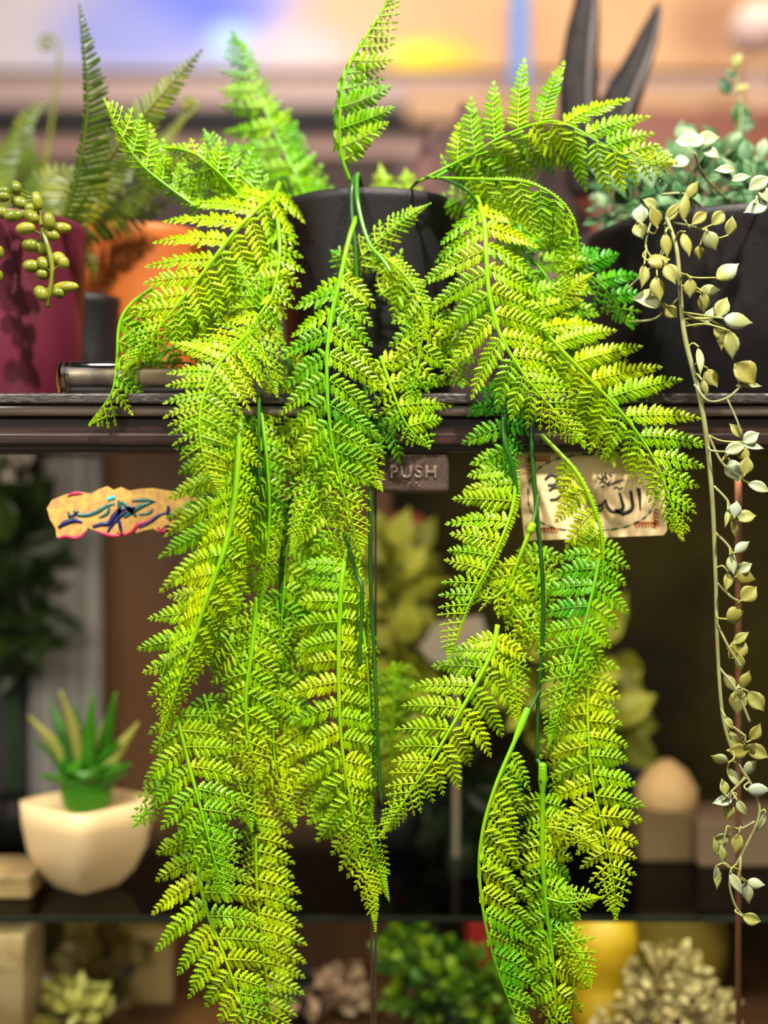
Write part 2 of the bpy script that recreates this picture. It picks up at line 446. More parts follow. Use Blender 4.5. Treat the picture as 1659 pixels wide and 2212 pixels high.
def slab(name, px0, py0, px1, py1, y, dep, m, label=None, cat=None, kind=None, bevel=.004):
    a = at(px0, py1, y); b = at(px1, py0, y)
    mb = MB(); box(mb, (a.x, y, a.z), (b.x, y+dep, b.z)); o = mb.build(name, m, smooth=False, bevel=bevel)
    return put(o, label, cat, kind=kind)
slab('trim_1', -500, 165, 2200, 232, 2.42, .12, mat('pale_lilac_ledge', (.36, .25, .23), rough=.6), kind='structure')
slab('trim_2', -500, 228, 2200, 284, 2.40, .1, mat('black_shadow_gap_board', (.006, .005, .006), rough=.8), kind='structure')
slab('trim_3', -500, 282, 2200, 334, 2.44, .1, mat('pinkish_beige_band', (.36, .22, .19), rough=.6), kind='structure')
slab('trim_4', -500, 334, 2200, 900, 2.46, .1, mat('dark_brown_dado', (.028, .016, .013), rough=.8, col2=(.05, .03, .025), scale=3), kind='structure')
slab('wall_panel', 880, 190, 2200, 262, 2.38, .05, mat('tan_board', (.42, .24, .13), rough=.6), 'tan horizontal board under the peach side of the far mural', 'board')
slab('wooden_cabinet', 1290, 236, 2000, H/2+1.2*F/(1.6-CAM.y)-1, 1.6, .4, mat('red_brown_wood', (.26, .055, .02), rough=.5, col2=(.14, .03, .012), scale=12, stretch=(1, 4, 14)), 'low red-brown wooden cabinet standing far behind the eucalyptus pot', 'cabinet').location.z -= 0
o = slab('banner_strip', 1104, -60, 1142, 185, 2.3, .004, mat('blue_banner_cloth', (.03, .14, .52), rough=.6, col2=(.12, .28, .60), scale=9, stretch=(2, 1, 12)), 'narrow blue vertical banner strip in front of the peach mural', 'banner', bevel=0)
slab('storage_box', 860, 330, 1010, H/2+1.2*F/(1.5-CAM.y)-1, 1.5, .3, mat('plum_cardboard', (.09, .05, .045), rough=.7), 'dull pink-beige box far behind the black pot', 'box')

# ------------------------------------------------------------------ the display cabinet
cab = empty('display_cabinet', (0, .03, .5), 'dark wooden glass-front display cabinet with a bronze push latch, under all the pots', 'cabinet')
ZT = 1.305
def cpart(name, a, b, m, parent=cab, bevel=0, smooth=False):
    mb = MB(); box(mb, a, b); return mb.build(name, m, parent, smooth=smooth, bevel=bevel)
zz = lambda py, y: at(0, py, y).z
cpart('countertop', (-.75, .022, zz(872, .022)), (.75, .62, ZT), M['counter'], bevel=.002)
cpart('edge_trim', (-.75, .026, zz(899, .026)), (.75, .05, zz(874, .026)), M['trimgloss'], bevel=.003)
cpart('frame_rail', (-.75, .034, zz(978, .034)), (.75, .07, zz(899, .034)), M['darkwood'], bevel=.003)
cpart('rail_molding', (-.75, .028, zz(962, .028)), (.75, .034, zz(934, .028)), M['darkwood'], bevel=.0025)
cpart('side_panel', (-.77, .034, .3), (-.75, .62, ZT-.012), M['darkwood'])
cpart('side_panel', (.75, .034, .3), (.77, .62, ZT-.012), M['darkwood'])
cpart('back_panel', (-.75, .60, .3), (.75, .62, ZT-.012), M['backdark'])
cpart('wood_panel', (at(205, 0, .56).x, .56, .602), (at(845, 0, .56).x, .60, ZT-.02), M['backwood'])
cpart('base', (-.75, .05, .58), (.75, .60, .60), M['backwood'])
sh = cpart('glass_shelf', (-.75, .19, .784), (.75, .58, .790), M['shelfglass'])
mg = mat('glass_edge_green', (.015, .02, .014), rough=.3)
cpart('shelf_edge', (-.75, .188, .784), (.75, .190, .790), mg, sh)
yd = .052
for x0, x1 in ((-.748, at(803, 0, yd).x), (at(811, 0, yd).x, .748)):
    d = cpart('glass_door', (x0, yd, .62), (x1, yd+.005, zz(976, yd)), M['glass'])
    e = x1 if x0 < -.5 else x0
    cpart('edge_strip', (e-.0012, yd-.001, .62), (e+.0012, yd+.006, zz(976, yd)), mat('dark_seam_strip', (.03, .02, .012), rough=.3), d)
x = at(1596, 0, .10).x
cpart('door_rod', (x-.0022, .10, .62), (x+.0022, .1044, ZT-.013), mat('red_brown_rod', (.12, .04, .02), rough=.4), bevel=.0008)

# latch with PUSH pressed out of the metal
def text_mesh(body, size, m, name, parent, loc, extr=.0012, rotz=0, sx=1.0, bev=.0004):
    cu = bpy.data.curves.new(name, 'FONT'); cu.body = body; cu.size = size; cu.extrude = extr; cu.bevel_depth = bev; cu.bevel_resolution = 1
    cu.align_x = 'CENTER'; cu.align_y = 'CENTER'; cu.space_character = 1.18
    to = bpy.data.objects.new('tmp', cu); COL.objects.link(to)
    bpy.context.view_layer.update()
    me = bpy.data.meshes.new_from_object(to.evaluated_get(bpy.context.evaluated_depsgraph_get()))
    bpy.data.objects.remove(to)
    me.name = name; me.materials.clear(); me.materials.append(m)
    me.transform(Matrix.Translation(Vector(loc)-Vector(parent_world(parent))) @ Matrix.Rotation(math.pi/2, 4, 'X') @ Matrix.Rotation(rotz, 4, 'Z') @ Matrix.Diagonal((sx, 1, 1, 1)))
    o = bpy.data.objects.new(name, me); COL.objects.link(o); o.parent = parent
    return o
yl = .036
a = at(816, 1064, yl); b = at(971, 977, yl)
ltc = cpart('push_latch', (a.x, yl, a.z), (b.x, yl+.022, b.z), M['latch'], bevel=.0035)
c = at(893, 1021, yl)
text_mesh('PUSH', .0152, mat('pale_bronze', (.30, .22, .17), rough=.35, metal=.7), 'embossed_lettering', ltc, (c.x, yl-.0002, c.z), sx=1.06)  # letters in a paler tone of the latch metal
c = at(896, 1047, yl)
mb = MB()
zig = [(880, 1052), (887, 1043), (892, 1051), (899, 1042), (904, 1051), (909, 1050)]
tube(mb, [at(x, y, yl-.0001) for x, y in zig], .0008, seg=5, n=30)
mb.build('embossed_mark', mat('pale_bronze_mark', (.2, .14, .11), rough=.35, metal=.7), ltc)  # mark also paler than the latch

# ------------------------------------------------------------------ stickers on the glass
def flat_poly(mb, pts, y, th=.0006, tint=.5):
    n = len(pts)
    V = [at(p[0], p[1], y) for p in pts]+[at(p[0], p[1], y)+Vector((0, th, 0)) for p in pts]
    mb.add(V, [tuple(range(n))[::-1], tuple(range(n, 2*n))]+[(i, (i+1) % n, n+(i+1) % n, n+i) for i in range(n)], tint)
def stroke(mb, pts, ws, y, n=None, tint=.5, th=.0004, k=None):
    """flat brush stroke with width ws (px) along pts"""
    n = n or max(8, len(pts)*6)
    P, _ = spline([(p[0], p[1], 0) for p in pts], n)
    T = norm(np.gradient(P, axis=0)); Nn = np.stack([-T[:, 1], T[:, 0]], 1)
    w = np.interp(np.linspace(0, 1, n), np.linspace(0, 1, len(ws)), ws)/2 if hasattr(ws, '__len__') else np.full(n, ws/2)
    V = []
    for i in range(n):
        for sg in (1, -1):
            q = P[i, :2]+sg*Nn[i]*w[i]; V.append(at(q[0], q[1], y))
    for v in list(V): V.append(v+Vector((0, th, 0)))
    m2 = 2*n
    Fc = []
    for i in range(n-1):
        a = 2*i
        Fc += [(a, a+1, a+3, a+2), (m2+a, m2+a+2, m2+a+3, m2+a+1), (a, a+2, m2+a+2, m2+a), (a+1, m2+a+1, m2+a+3, a+3)]
    Fc += [(0, m2, m2+1, 1), (2*n-2, 2*n-1, m2+2*n-1, m2+2*n-2)]
    mb.add(V, Fc, tint)
ys = yd-.0016
gold = mat('gold_glitter_foil', (.52, .24, .10), rough=.45, metal=.35, col2=(.62, .40, .08), scale=160, lo=.35, hi=.6, bump=.4, bscale=900)
out = [(101, 1098), (112, 1080), (140, 1068), (170, 1062), (196, 1066), (215, 1056), (232, 1050), (245, 1058), (262, 1052), (280, 1060), (300, 1056), (330, 1054), (352, 1058), (380, 1062), (410, 1070), (440, 1080), (455, 1096),
       (440, 1112), (420, 1118), (400, 1126), (375, 1130), (355, 1136), (345, 1150), (330, 1142), (310, 1146), (296, 1151), (282, 1146), (270, 1153), (255, 1158), (235, 1156), (215, 1148), (200, 1144), (190, 1140), (178, 1156), (160, 1162), (142, 1156), (128, 1163), (122, 1160), (120, 1142), (108, 1122)]
stk = MB(); flat_poly(stk, out, ys)
st = stk.build('calligraphy_sticker', gold, smooth=False)
put(st, 'wavy gold foil calligraphy sticker with teal strokes on the left glass door', 'sticker')
mb = MB()
for p in ([(122, 1160), (130, 1162), (142, 1158), (160, 1162), (176, 1157), (186, 1146)], [(205, 1146), (222, 1152), (240, 1157), (256, 1157), (268, 1151)], [(252, 1150), (268, 1155), (285, 1148), (298, 1134), (320, 1126), (345, 1114)], [(146, 1072), (160, 1066), (178, 1066)], [(340, 1138), (350, 1150), (360, 1140)]):
    stroke(mb, p, [3, 7, 8, 7, 3], ys-.0006)
mb.build('crimson_edging', mat('crimson_ink', (.45, .01, .06), rough=.4), st)
mb = MB()
for p, w in (([(126, 1140), (140, 1130), (160, 1124), (178, 1128)], 8), ([(200, 1138), (220, 1132), (236, 1130), (248, 1112), (262, 1102), (290, 1096)], 8), ([(232, 1150), (245, 1130), (268, 1108), (292, 1098)], 6),
             ([(148, 1118), (160, 1112), (170, 1104)], 4), ([(262, 1150), (258, 1130), (256, 1118)], 5), ([(300, 1140), (320, 1130), (345, 1112), (360, 1108)], 5), ([(363, 1092), (364, 1110), (367, 1126)], 6)):
    stroke(mb, p, [w*.8, w*1.4, w*1.4, w*.6], ys-.0007)
mb.build('navy_strokes', mat('navy_ink', (.006, .008, .09), rough=.35), st)
mb = MB()
teal = mat('teal_ink', (.005, .10, .11), rough=.35)
for p, w in (([(160, 1102), (168, 1112), (190, 1112), (212, 1104), (232, 1092), (248, 1088)], 6), ([(256, 1080), (258, 1098), (255, 1116)], 6), ([(262, 1084), (278, 1098), (294, 1116)], 7), ([(268, 1118), (290, 1102), (312, 1090), (330, 1084)], 7),
             ([(285, 1082), (310, 1080), (335, 1084)], 5), ([(148, 1104), (150, 1116), (158, 1122)], 4), ([(400, 1102), (425, 1098), (448, 1088)], 7), ([(215, 1118), (232, 1108), (236, 1092)], 5), ([(300, 1112), (322, 1108), (330, 1098)], 4)):
    mb = MB(); stroke(mb, p, [w*.8, w*1.4, w*1.4, w*.6], ys-.0007); mb.build('teal_stroke', teal, st)
mb = MB()
stroke(mb, [(232, 1080), (240, 1076), (248, 1074)], 8, ys-.0008)
mb.build('blue_gem', mat('turquoise_gem', (.02, .45, .6), rough=.1), st)

# cream plaque with green oval and Arabic lettering, on the right door
yp = yd-.006
cream = mat('cream_card', (.76, .56, .31), rough=.6, col2=(.70, .50, .26), scale=25)
a = [(1114, 978), (1122, 970), (1424, 960), (1432, 966), (1441, 1146), (1434, 1156), (1142, 1168), (1134, 1162)]
mb = MB(); flat_poly(mb, a, yp, th=.005)
pq = mb.build('wall_plaque', cream, smooth=False)
put(pq, 'cream plaque with green oval border and black Arabic lettering on right glass door', 'plaque')
def oval(cx, cy, rx, ry, nn=60, e=2.6, a0=0, a1=2*math.pi):
    r = []
    for i in range(nn+1):
        t = a0+(a1-a0)*i/nn; ct, st_ = math.cos(t), math.sin(t)
        r.append((cx+rx*math.copysign(abs(ct)**(2/e), ct)-(st_*ry)*.02, cy+ry*math.copysign(abs(st_)**(2/e), st_)-ct*rx*.03))
    return r
mb = MB(); pts = oval(1279, 1064, 138, 82)
for i in range(0, len(pts)-1):
    if i % 2 == 0: stroke(mb, [pts[i], pts[i+1]], [4, 6, 4], yp-.0004, n=4)
stroke(mb, pts, 1.6, yp-.0003, n=120)
mb.build('oval_border', mat('grey_green_ink', (.10, .15, .08), rough=.5), pq)
mb = MB()
rng = random.Random(4)
rust = mat('rust_orange_ink', (.50, .12, .02), rough=.5)
for cx, cy, sx, sy in ((1140, 988, 1, 1), (1412, 980, -1, 1), (1418, 1136, -1, -1), (1158, 1148, 1, -1)):
    mb = MB()
    for q in range(7):
        ax = cx+sx*q*7; ay = cy-sy*4
        stroke(mb, [(ax, ay), (ax+sx*5, ay+sy*8), (ax-sx*2, ay+sy*12), (ax-sx*5, ay+sy*5)], [2, 4, 3, 1], yp-.0004, n=14)
        if q < 5:
            bx = cx-sx*6; by = cy+sy*q*8
            stroke(mb, [(bx, by), (bx+sx*8, by+sy*4), (bx+sx*12, by-sy*3), (bx+sx*5, by-sy*5)], [2, 4, 3, 1], yp-.0004, n=14)
    mb.build('corner_ornament', rust, pq)
ink = mat('black_ink', (.012, .012, .010), rough=.5)
mb = MB()
for p, w in (([(1379, 1054), (1382, 1075), (1383, 1102)], [9, 6, 3]),                        # alif
             ([(1362, 1060), (1365, 1080), (1366, 1096), (1356, 1106), (1340, 1108), (1328, 1100)], [6, 6, 7, 9, 7, 5]),   # lam
             ([(1338, 1064), (1343, 1082), (1346, 1096), (1336, 1104), (1322, 1104), (1312, 1094), (1308, 1078)], [4, 6, 7, 8, 7, 6, 3]),  # lam
             ([(1308, 1080), (1300, 1090), (1290, 1096), (1296, 1104), (1304, 1094)], [3, 5, 6, 4, 3]),    # ha
             ([(1312, 1050), (1330, 1042), (1348, 1036)], [2, 4, 2]),
             ([(1326, 1056), (1332, 1052), (1338, 1057), (1345, 1052)], 3), ([(1342, 1108), (1346, 1114), (1350, 1109)], 2.5),
             ([(1292, 1030), (1300, 1036), (1306, 1028), (1312, 1034)], 3), ([(1294, 1044), (1302, 1040), (1312, 1046), (1318, 1040)], 3), ([(1298, 1052), (1306, 1050)], 3), ([(1300, 1022), (1302, 1040)], 2.5), ([(1308, 1020), (1309, 1038)], 2.5), ([(1316, 1024), (1322, 1030)], 2.5),
             ([(0,0)],0), ([(1178, 1036), (1190, 1026), (1204, 1032), (1200, 1046), (1184, 1048)], 6), ([(1186, 1060), (1200, 1052), (1214, 1060), (1206, 1076), (1188, 1080)], 6)):
    if not w: mb.build('lettering', ink, pq); mb = MB(); continue
    stroke(mb, p, w, yp-.0005)
mb.build('lettering', ink, pq)

# ------------------------------------------------------------------ clear plastic case on the counter
def rounded_slab(mb, x0, x1, y0, y1, z0, z1, r, inset=.0025):
    def ring(ins, z):
        o = []
        for cx, cy, a0 in ((x1-r, y1-r, 0), (x0+r, y1-r, 90), (x0+r, y0+r, 180), (x1-r, y0+r, 270)):
            for k in range(6):
                a = math.radians(a0+90*k/5); o.append((cx+(r-ins)*math.cos(a), cy+(r-ins)*math.sin(a), z))
        return o
    zs = [(inset, z0), (0, z0+(z1-z0)*.35), (0, z0+(z1-z0)*.75), (inset, z1)]
    V = []; 
    for i, z in zs: V += ring(i, z)
    n = 24
    Fc = [(i*n+k, i*n+(k+1) % n, (i+1)*n+(k+1) % n, (i+1)*n+k) for i in range(3) for k in range(n)]
    Fc += [tuple(range(n))[::-1], tuple(range(3*n, 4*n))]
    mb.add(V, Fc)
a = at(116, 848, .03); b = at(420, 782, .03)
cs = empty('plastic_case', (a.x+.05, .07, ZT), 'clear plastic case lying flat on the counter edge beside the maroon pot', 'case')
mb = MB(); rounded_slab(mb, a.x, b.x, .024, .10, ZT+.0005, b.z, .010)
g = bpy.data.materials.new('clear_acrylic'); g.use_nodes = True
bb = g.node_tree.nodes['Principled BSDF']; bb.inputs['Transmission Weight'].default_value = 1.0; bb.inputs['Roughness'].default_value = .05; bb.inputs['Base Color'].default_value = (.9, .88, .88, 1); bb.inputs['IOR'].default_value = 1.3
mb.build('shell', g, cs, bevel=.001)
mb = MB(); rounded_slab(mb, a.x+.009, b.x-.006, .032, .092, ZT+.008, b.z-.006, .006, inset=.001)
mb.build('inner_tray', mat('cloudy_silver_tray', (.10, .09, .085), rough=.25, metal=.6, col2=(.35, .28, .18), scale=30), cs)
mb = MB(); rounded_slab(mb, a.x+.012, b.x+.0, .030, .096, ZT+.001, ZT+.0065, .006, inset=.001)
mb.build('base_pad', mat('black_rubber_pad', (.008, .008, .008), rough=.5), cs)

# ------------------------------------------------------------------ pots
def pot(name, parent, c, r, z0, z1, m, taper=.86, lip=.003, wall=.003, lipm=None):
    h = z1-z0; rb = r*taper
    mb = MB()
    lathe(mb, (c[0], c[1], z0), [(rb*.96, 0), (rb, .004), (rb+(r-rb)*.5, h*.5), (r-.0005, h-.012), (r+.0008, h-.008), (r+.0008, h-.001), (r-.0006, h), (r-wall, h-.001), (r-wall-.001, h-.02), (r-wall-.003, h-.03)], seg=96)
    o = mb.build(name, m, parent)
    mb = MB(); lathe(mb, (c[0], c[1], z1-.034), [(0.001, 0), (r-.006, 0), (r-.006, .012), (0.001, .016)], seg=40)
    mb.build('soil', M['soil'], parent)
    return o
cx = at(800, 0, .15).x
FERN = empty('hanging_fern', (cx, .15, ZT), 'bright lime-green artificial fern trailing from the black pot in the middle', 'potted plant')
pot('pot', FERN, (cx, .15), .0925, ZT, at(0, 403, .0575).z, M['blackpot'], taper=.84)

# stems: arching out of the pot, then down
def stem(parent, pts, r=2.6, tint=.4, m='stem', name='stem'):
    mb = MB(); k = pxm(0)
    tube(mb, [at(p[0], p[1], p[2]/1000) for p in pts], [r*k, r*k*.9, r*k*.8] if not hasattr(r, '__len__') else [q*k for q in r], seg=8, n=max(16, len(pts)*8), tint=tint)
    return mb.build(name, M[m], parent)
for pts, r, t in (
    ([(790, 470, 120), (776, 385, 70), (762, 395, 46), (760, 450, 40), (766, 520, 36), (770, 600, 34), (772, 680, 30)], 5, .5),
    ([(800, 470, 120), (775, 378, 66), (771, 420, 40), (782, 480, 30), (800, 530, 22), (828, 562, 12), (845, 590, 8)], 5.5, .75),
    ([(640, 480, 120), (606, 388, 96), (598, 420, 80), (601, 500, 70), (597, 560, 50), (588, 640, 40), (575, 700, 34), (560, 860, 20), (560, 1050, 10)], 4.5, .5),
    ([(650, 470, 120), (622, 392, 110), (606, 384, 104), (596, 400, 80), (580, 440, 40)], 4, .35),
    ([(860, 470, 120), (888, 408, 70), (915, 386, 50), (950, 384, 40), (985, 398, 30), (1010, 412, 20), (1060, 470, 30), (1110, 500, 35)], 4, .35),
    ([(1110, 500, 35), (1140, 560, 30), (1130, 700, 28), (1092, 850, 15), (1090, 950, 5), (1108, 1010, 5), (1120, 1100, 8)], [5, 5, 6, 6, 5], .5),
    ([(1150, 880, 18), (1150, 980, 12), (1160, 1110, 10), (1172, 1250, 8), (1172, 1400, 8), (1163, 1500, 8), (1160, 1640, 8)], 5.5, .3),
    ([(1163, 1070, 10), (1156, 1110, 6), (1148, 1135, 2)], 5, .5),
    ([(1166, 1490, 8), (1152, 1520, 4), (1140, 1540, 0)], 4, .5),
    ([(1160, 1640, 8), (1170, 1660, 4), (1168, 1690, 0)], 5, .5),
    ([(770, 680, 30), (790, 860, 22), (800, 1060, 16), (800, 1240, 14), (810, 1450, 12), (820, 1680, 12), (826, 1740, 12)], 5, .35),
    ([(745, 1150, 10), (770, 1240, 10), (782, 1280, 6), (776, 1440, 4)], 5, .45),
    ([(600, 700, 34), (640, 860, 30), (640, 1000, 28), (610, 1200, 26), (600, 1450, 26), (540, 1650, 24), (552, 1800, 22)], 6, .4)):
    stem(FERN, pts, r, t)

# fronds of the hanging fern -- (path px,py,depth mm), right width, left width
Y_, G_, E_ = .70, .45, .22      # yellow-lime, lime, emerald pigment
def fr(pts, R, L, tint=G_, **kw): return frond(FERN, pts, R, L, tint=tint, **kw)
# rising from the pot
fr([(757, 392, 50), (737, 330, 44), (735, 240, 36), (748, 160, 34), (784, 90, 30), (832, 15, 26), (852, -60, 24)], 118, 100, .40, foldR=8, foldL=80, seed=1, bare=.10, sp=.30, peak=.10, roll=(0, 15))
fr([(664, 440, 150), (640, 380, 160), (596, 290, 165), (552, 190, 170), (528, 120, 172), (502, 66, 175)], 88, 150, .34, foldR=40, foldL=20, seed=2, bare=.02, rib=3.6, sp=.30, peak=.3)
fr([(700, 470, 170), (660, 400, 175), (635, 320, 180), (640, 262, 182)], 62, 50, .25, seed=3, rib=3)
fr([(430, 452, 40), (352, 395, 34), (300, 350, 28), (262, 292, 20), (222, 212, 12)], 112, 40, .5, foldR=30, foldL=50, seed=4, sp=.34, bare=.0, peak=.35)
fr([(520, 425, 40), (470, 372, 25), (415, 330, 20), (350, 318, 30)], 66, 60, .55, foldR=30, foldL=40, seed=5, rib=5.5, bare=.1)
fr([(560, 420, 60), (520, 380, 60), (470, 340, 66), (440, 280, 70)], 70, 66, .35, seed=6)
fr([(560, 430, 70), (530, 400, 72), (480, 380, 76), (400, 400, 80)], 60, 70, .3, seed=7)
fr([(905, 392, 50), (1015, 336, 38), (1100, 288, 30), (1200, 262, 26), (1290, 305, 20), (1360, 340, 16), (1420, 350, 14), (1466, 350, 12)], 140, 168, .55, foldR=25, foldL=12, seed=8, bare=.15, peak=.38, sp=.36, rib=4)
fr([(940, 384, 40), (1010, 345, 52), (1070, 345, 50), (1180, 330, 44), (1280, 320, 40)], 95, 60, .22, foldR=30, seed=9, bare=.1)
fr([(930, 384, 44), (1050, 388, 20), (1130, 392, 8), (1200, 425, 4), (1240, 478, 6), (1246, 560, 12), (1216, 655, 20)], 130, 8, .55, foldR=25, seed=10, bare=.16, sp=.30)
fr([(1010, 420, 60), (1080, 440, 55), (1160, 470, 50), (1230, 520, 50), (1260, 600, 50)], 90, 60, .28, seed=11)
fr([(850, 440, 180), (830, 400, 190), (820, 350, 195)], 30, 30, .6, seed=12, rib=2.5)
fr([(890, 440, 180), (880, 410, 190), (876, 362, 195)], 34, 34, .55, seed=13, rib=2.5)
fr([(960, 450, 90), (1000, 430, 90), (1030, 425, 80), (1070, 440, 80)], 50, 50, .4, seed=14)
# left shoulder
fr([(604, 396, 70), (588, 425, 50), (556, 450, 30), (500, 510, 14), (430, 600, 2), (350, 700, -8), (268, 798, -14)], 172, 140, .62, foldR=14, foldL=24, seed=20, bare=.07, rib=7, sp=.34, angs=(84, 40))
fr([(330, 622, 34), (285, 655, 30), (258, 700, 26), (252, 780, 22), (240, 850, 16), (190, 918, 10)], 4, 128, .60, foldL=22, seed=21, bare=.0, peak=.35, rib=5, sp=.3, angs=(85, 50))
fr([(410, 640, 50), (380, 700, 46), (340, 780, 44), (290, 850, 40)], 50, 90, .25, seed=22)
fr([(600, 470, 40), (604, 550, 30), (590, 630, 20), (560, 680, 8), (520, 742, -6)], 170, 60, .45, foldR=30, foldL=20, seed=23, bare=.1, rib=6, angs=(95, 60))
fr([(560, 560, 44), (500, 620, 40), (430, 680, 36), (370, 760, 34)], 100, 110, .5, seed=24)
fr([(600, 640, 36), (560, 700, 24), (575, 780, 12), (600, 860, 10)], 80, 66, .62, seed=25)
fr([(590, 560, 40), (600, 600, 30), (615, 590, 26), (628, 582, 24)], 30, 30, .8, seed=26)
fr([(584, 650, 30), (560, 668, 16), (530, 610, 14), (515, 560, 16)], 60, 60, .25, seed=27)
fr([(545, 715, 4), (505, 750, -26), (462, 800, -44), (436, 870, -54), (432, 940, -58), (450, 1020, -56), (484, 1085, -50)], 108, 112, .66, foldR=10, foldL=10, seed=28, rib=6.5, bare=.05, sp=.24, angs=(88, 60))
# long left ribbon and what hangs behind it
fr([(522, 900, 0), (516, 960, -10), (506, 1080, -24), (484, 1190, -30), (448, 1290, -30), (415, 1390, -30), (378, 1500, -28), (343, 1608, -24)], 118, 96, .60, foldR=44, foldL=48, seed=30, rib=9, bare=.05, sp=.32, peak=.5, angs=(92, 40))
fr([(500, 840, 30), (480, 960, 24), (470, 1080, 20), (464, 1200, 18), (470, 1330, 18), (455, 1440, 18)], 150, 90, .48, seed=31, rib=5, bare=.02, sp=.36, peak=.6)
fr([(520, 980, 40), (500, 1100, 36), (495, 1230, 34), (500, 1360, 34)], 150, 100, .35, seed=32, sp=.34)
fr([(560, 860, 30), (575, 980, 14), (582, 1100, 10), (575, 1220, 8), (560, 1320, 10)], 110, 60, .40, foldR=35, foldL=30, seed=33, rib=6)
fr([(470, 1270, 10), (430, 1350, 0), (390, 1450, -4), (352, 1560, -4)], 130, 70, .58, seed=34, angs=(75, 40))
fr([(450, 1340, 16), (500, 1400, 12), (540, 1500, 10), (560, 1600, 10)], 90, 80, .6, seed=35)
fr([(382, 1545, 4), (405, 1640, 0), (432, 1740, -6), (458, 1840, -12), (490, 1950, -16)], 118, 122, .50, seed=36, rib=6, bare=0, sp=.34)
fr([(418, 1800, 14), (428, 1880, 10), (448, 1970, 4), (490, 2080, 0), (530, 2200, -4), (555, 2290, -6)], 150, 128, .56, seed=37, rib=6.5, bare=0, sp=.36, peak=.3, angs=(80, 50))
fr([(548, 1680, 28), (552, 1800, 24), (556, 1930, 22), (572, 2080, 20), (590, 2240, 20), (600, 2330, 20)], 60, 104, .72, foldR=30, seed=38, rib=5, bare=0, sp=.30, peak=.5)
fr([(440, 1500, 20), (470, 1600, 18), (520, 1700, 16), (545, 1800, 14)], 80, 84, .6, seed=39)
fr([(380, 1640, 24), (370, 1700, 22), (330, 1740, 20), (285, 1790, 18)], 60, 50, .5, seed=40, sp=.5)
# centre front
fr([(770, 470, 38), (755, 512, 26), (735, 600, 14), (715, 690, 6), (706, 790, 0), (713, 920, -4), (738, 1050, -6), (786, 1208, -6)], 126, 138, .50, foldR=22, foldL=8, seed=50, bare=.20, rib=7, sp=.36, cap=False, angs=(78, 50), peak=.3)
fr([(745, 600, 44), (790, 545, 36), (840, 500, 34), (890, 462, 32), (932, 438, 30)], 44, 42, .62, seed=51, sp=.4, rib=3.5)
fr([(770, 600, 46), (740, 560, 42), (712, 540, 40)], 34, 34, .2, seed=52)
fr([(830, 555, 24), (870, 590, 16), (905, 640, 10), (918, 690, 8), (905, 762, 8)], 84, 24, .55, seed=53, foldR=25, rib=3.6)
fr([(820, 640, 44), (860, 600, 40), (830, 560, 38), (790, 560, 38)], 60, 60, .45, seed=54)
fr([(915, 640, 16), (912, 720, 14), (900, 800, 14), (880, 880, 14)], 80, 86, .55, seed=55, rib=4.5)
fr([(822, 770, 20), (850, 850, 14), (880, 920, 12), (930, 970, 12)], 60, 150, .52, foldL=18, seed=56, rib=5, angs=(95, 70))
fr([(870, 860, 30), (850, 920, 26), (830, 950, 24), (800, 985, 24)], 60, 90, .35, seed=57)
fr([(960, 720, 24), (990, 790, 20), (1000, 840, 20)], 60, 60, .5, seed=58)
# centre, hanging below the counter
fr([(620, 760, 40), (640, 860, 30), (650, 950, 22), (655, 1050, 18), (640, 1150, 16)], 90, 100, .66, seed=60, rib=4.5)
fr([(742, 900, 20), (700, 1000, 14), (668, 1080, 8), (640, 1150, 6), (628, 1200, 6)], 60, 66, .6, seed=61)
fr([(670, 1060, 16), (700, 1120, 10), (730, 1190, 8), (745, 1240, 8)], 70, 60, .66, seed=62)
fr([(755, 880, 24), (770, 950, 16), (795, 1010, 12), (828, 1065, 10)], 54, 58, .70, seed=63)
fr([(640, 1080, 30), (620, 1200, 26), (610, 1320, 24), (600, 1450, 24)], 120, 100, .42, seed=64)
fr([(700, 1150, 34), (680, 1260, 30), (670, 1360, 28), (660, 1450, 28)], 90, 90, .62, seed=65)
fr([(752, 1170, 14), (738, 1260, 4), (732, 1400, 0), (734, 1550, -2), (745, 1660, -4), (762, 1750, -4), (772, 1850, -2)], 128, 100, .60, foldR=14, foldL=34, seed=66, rib=7.5, bare=.03, sp=.36, peak=.6, angs=(100, 55))
fr([(555, 1290, 14), (545, 1400, 8), (532, 1500, 6), (536, 1590, 6), (565, 1690, 6)], 66, 84, .55, seed=67, rib=7, peak=.5)
fr([(600, 1440, 30), (590, 1560, 24), (600, 1680, 22), (640, 1790, 20)], 90, 110, .66, seed=68, rib=4)
fr([(760, 1260, 26), (790, 1400, 20), (800, 1560, 18), (800, 1720, 16), (808, 1850, 14)], 70, 46, .50, foldR=30, foldL=50, seed=69, rib=5, sp=.3)
fr([(700, 1600, 18), (730, 1720, 12), (772, 1840, 8), (806, 1930, 6), (812, 2016, 6)], 84, 46, .68, seed=70, rib=5)
fr([(650, 1540, 24), (660, 1640, 20), (690, 1740, 18), (720, 1820, 18)], 80, 90, .7, seed=71)
fr([(780, 1760, 14), (810, 1840, 12), (826, 1900, 12), (842, 1950, 12)], 40, 30, .5, seed=72)
fr([(850, 1430, 150), (850, 1540, 150), (845, 1650, 150), (850, 1760, 150)], 60, 90, .62, seed=73)
fr([(640, 1300, 36), (650, 1400, 34), (640, 1480, 34), (600, 1560, 34)], 90, 90, .4, seed=74)
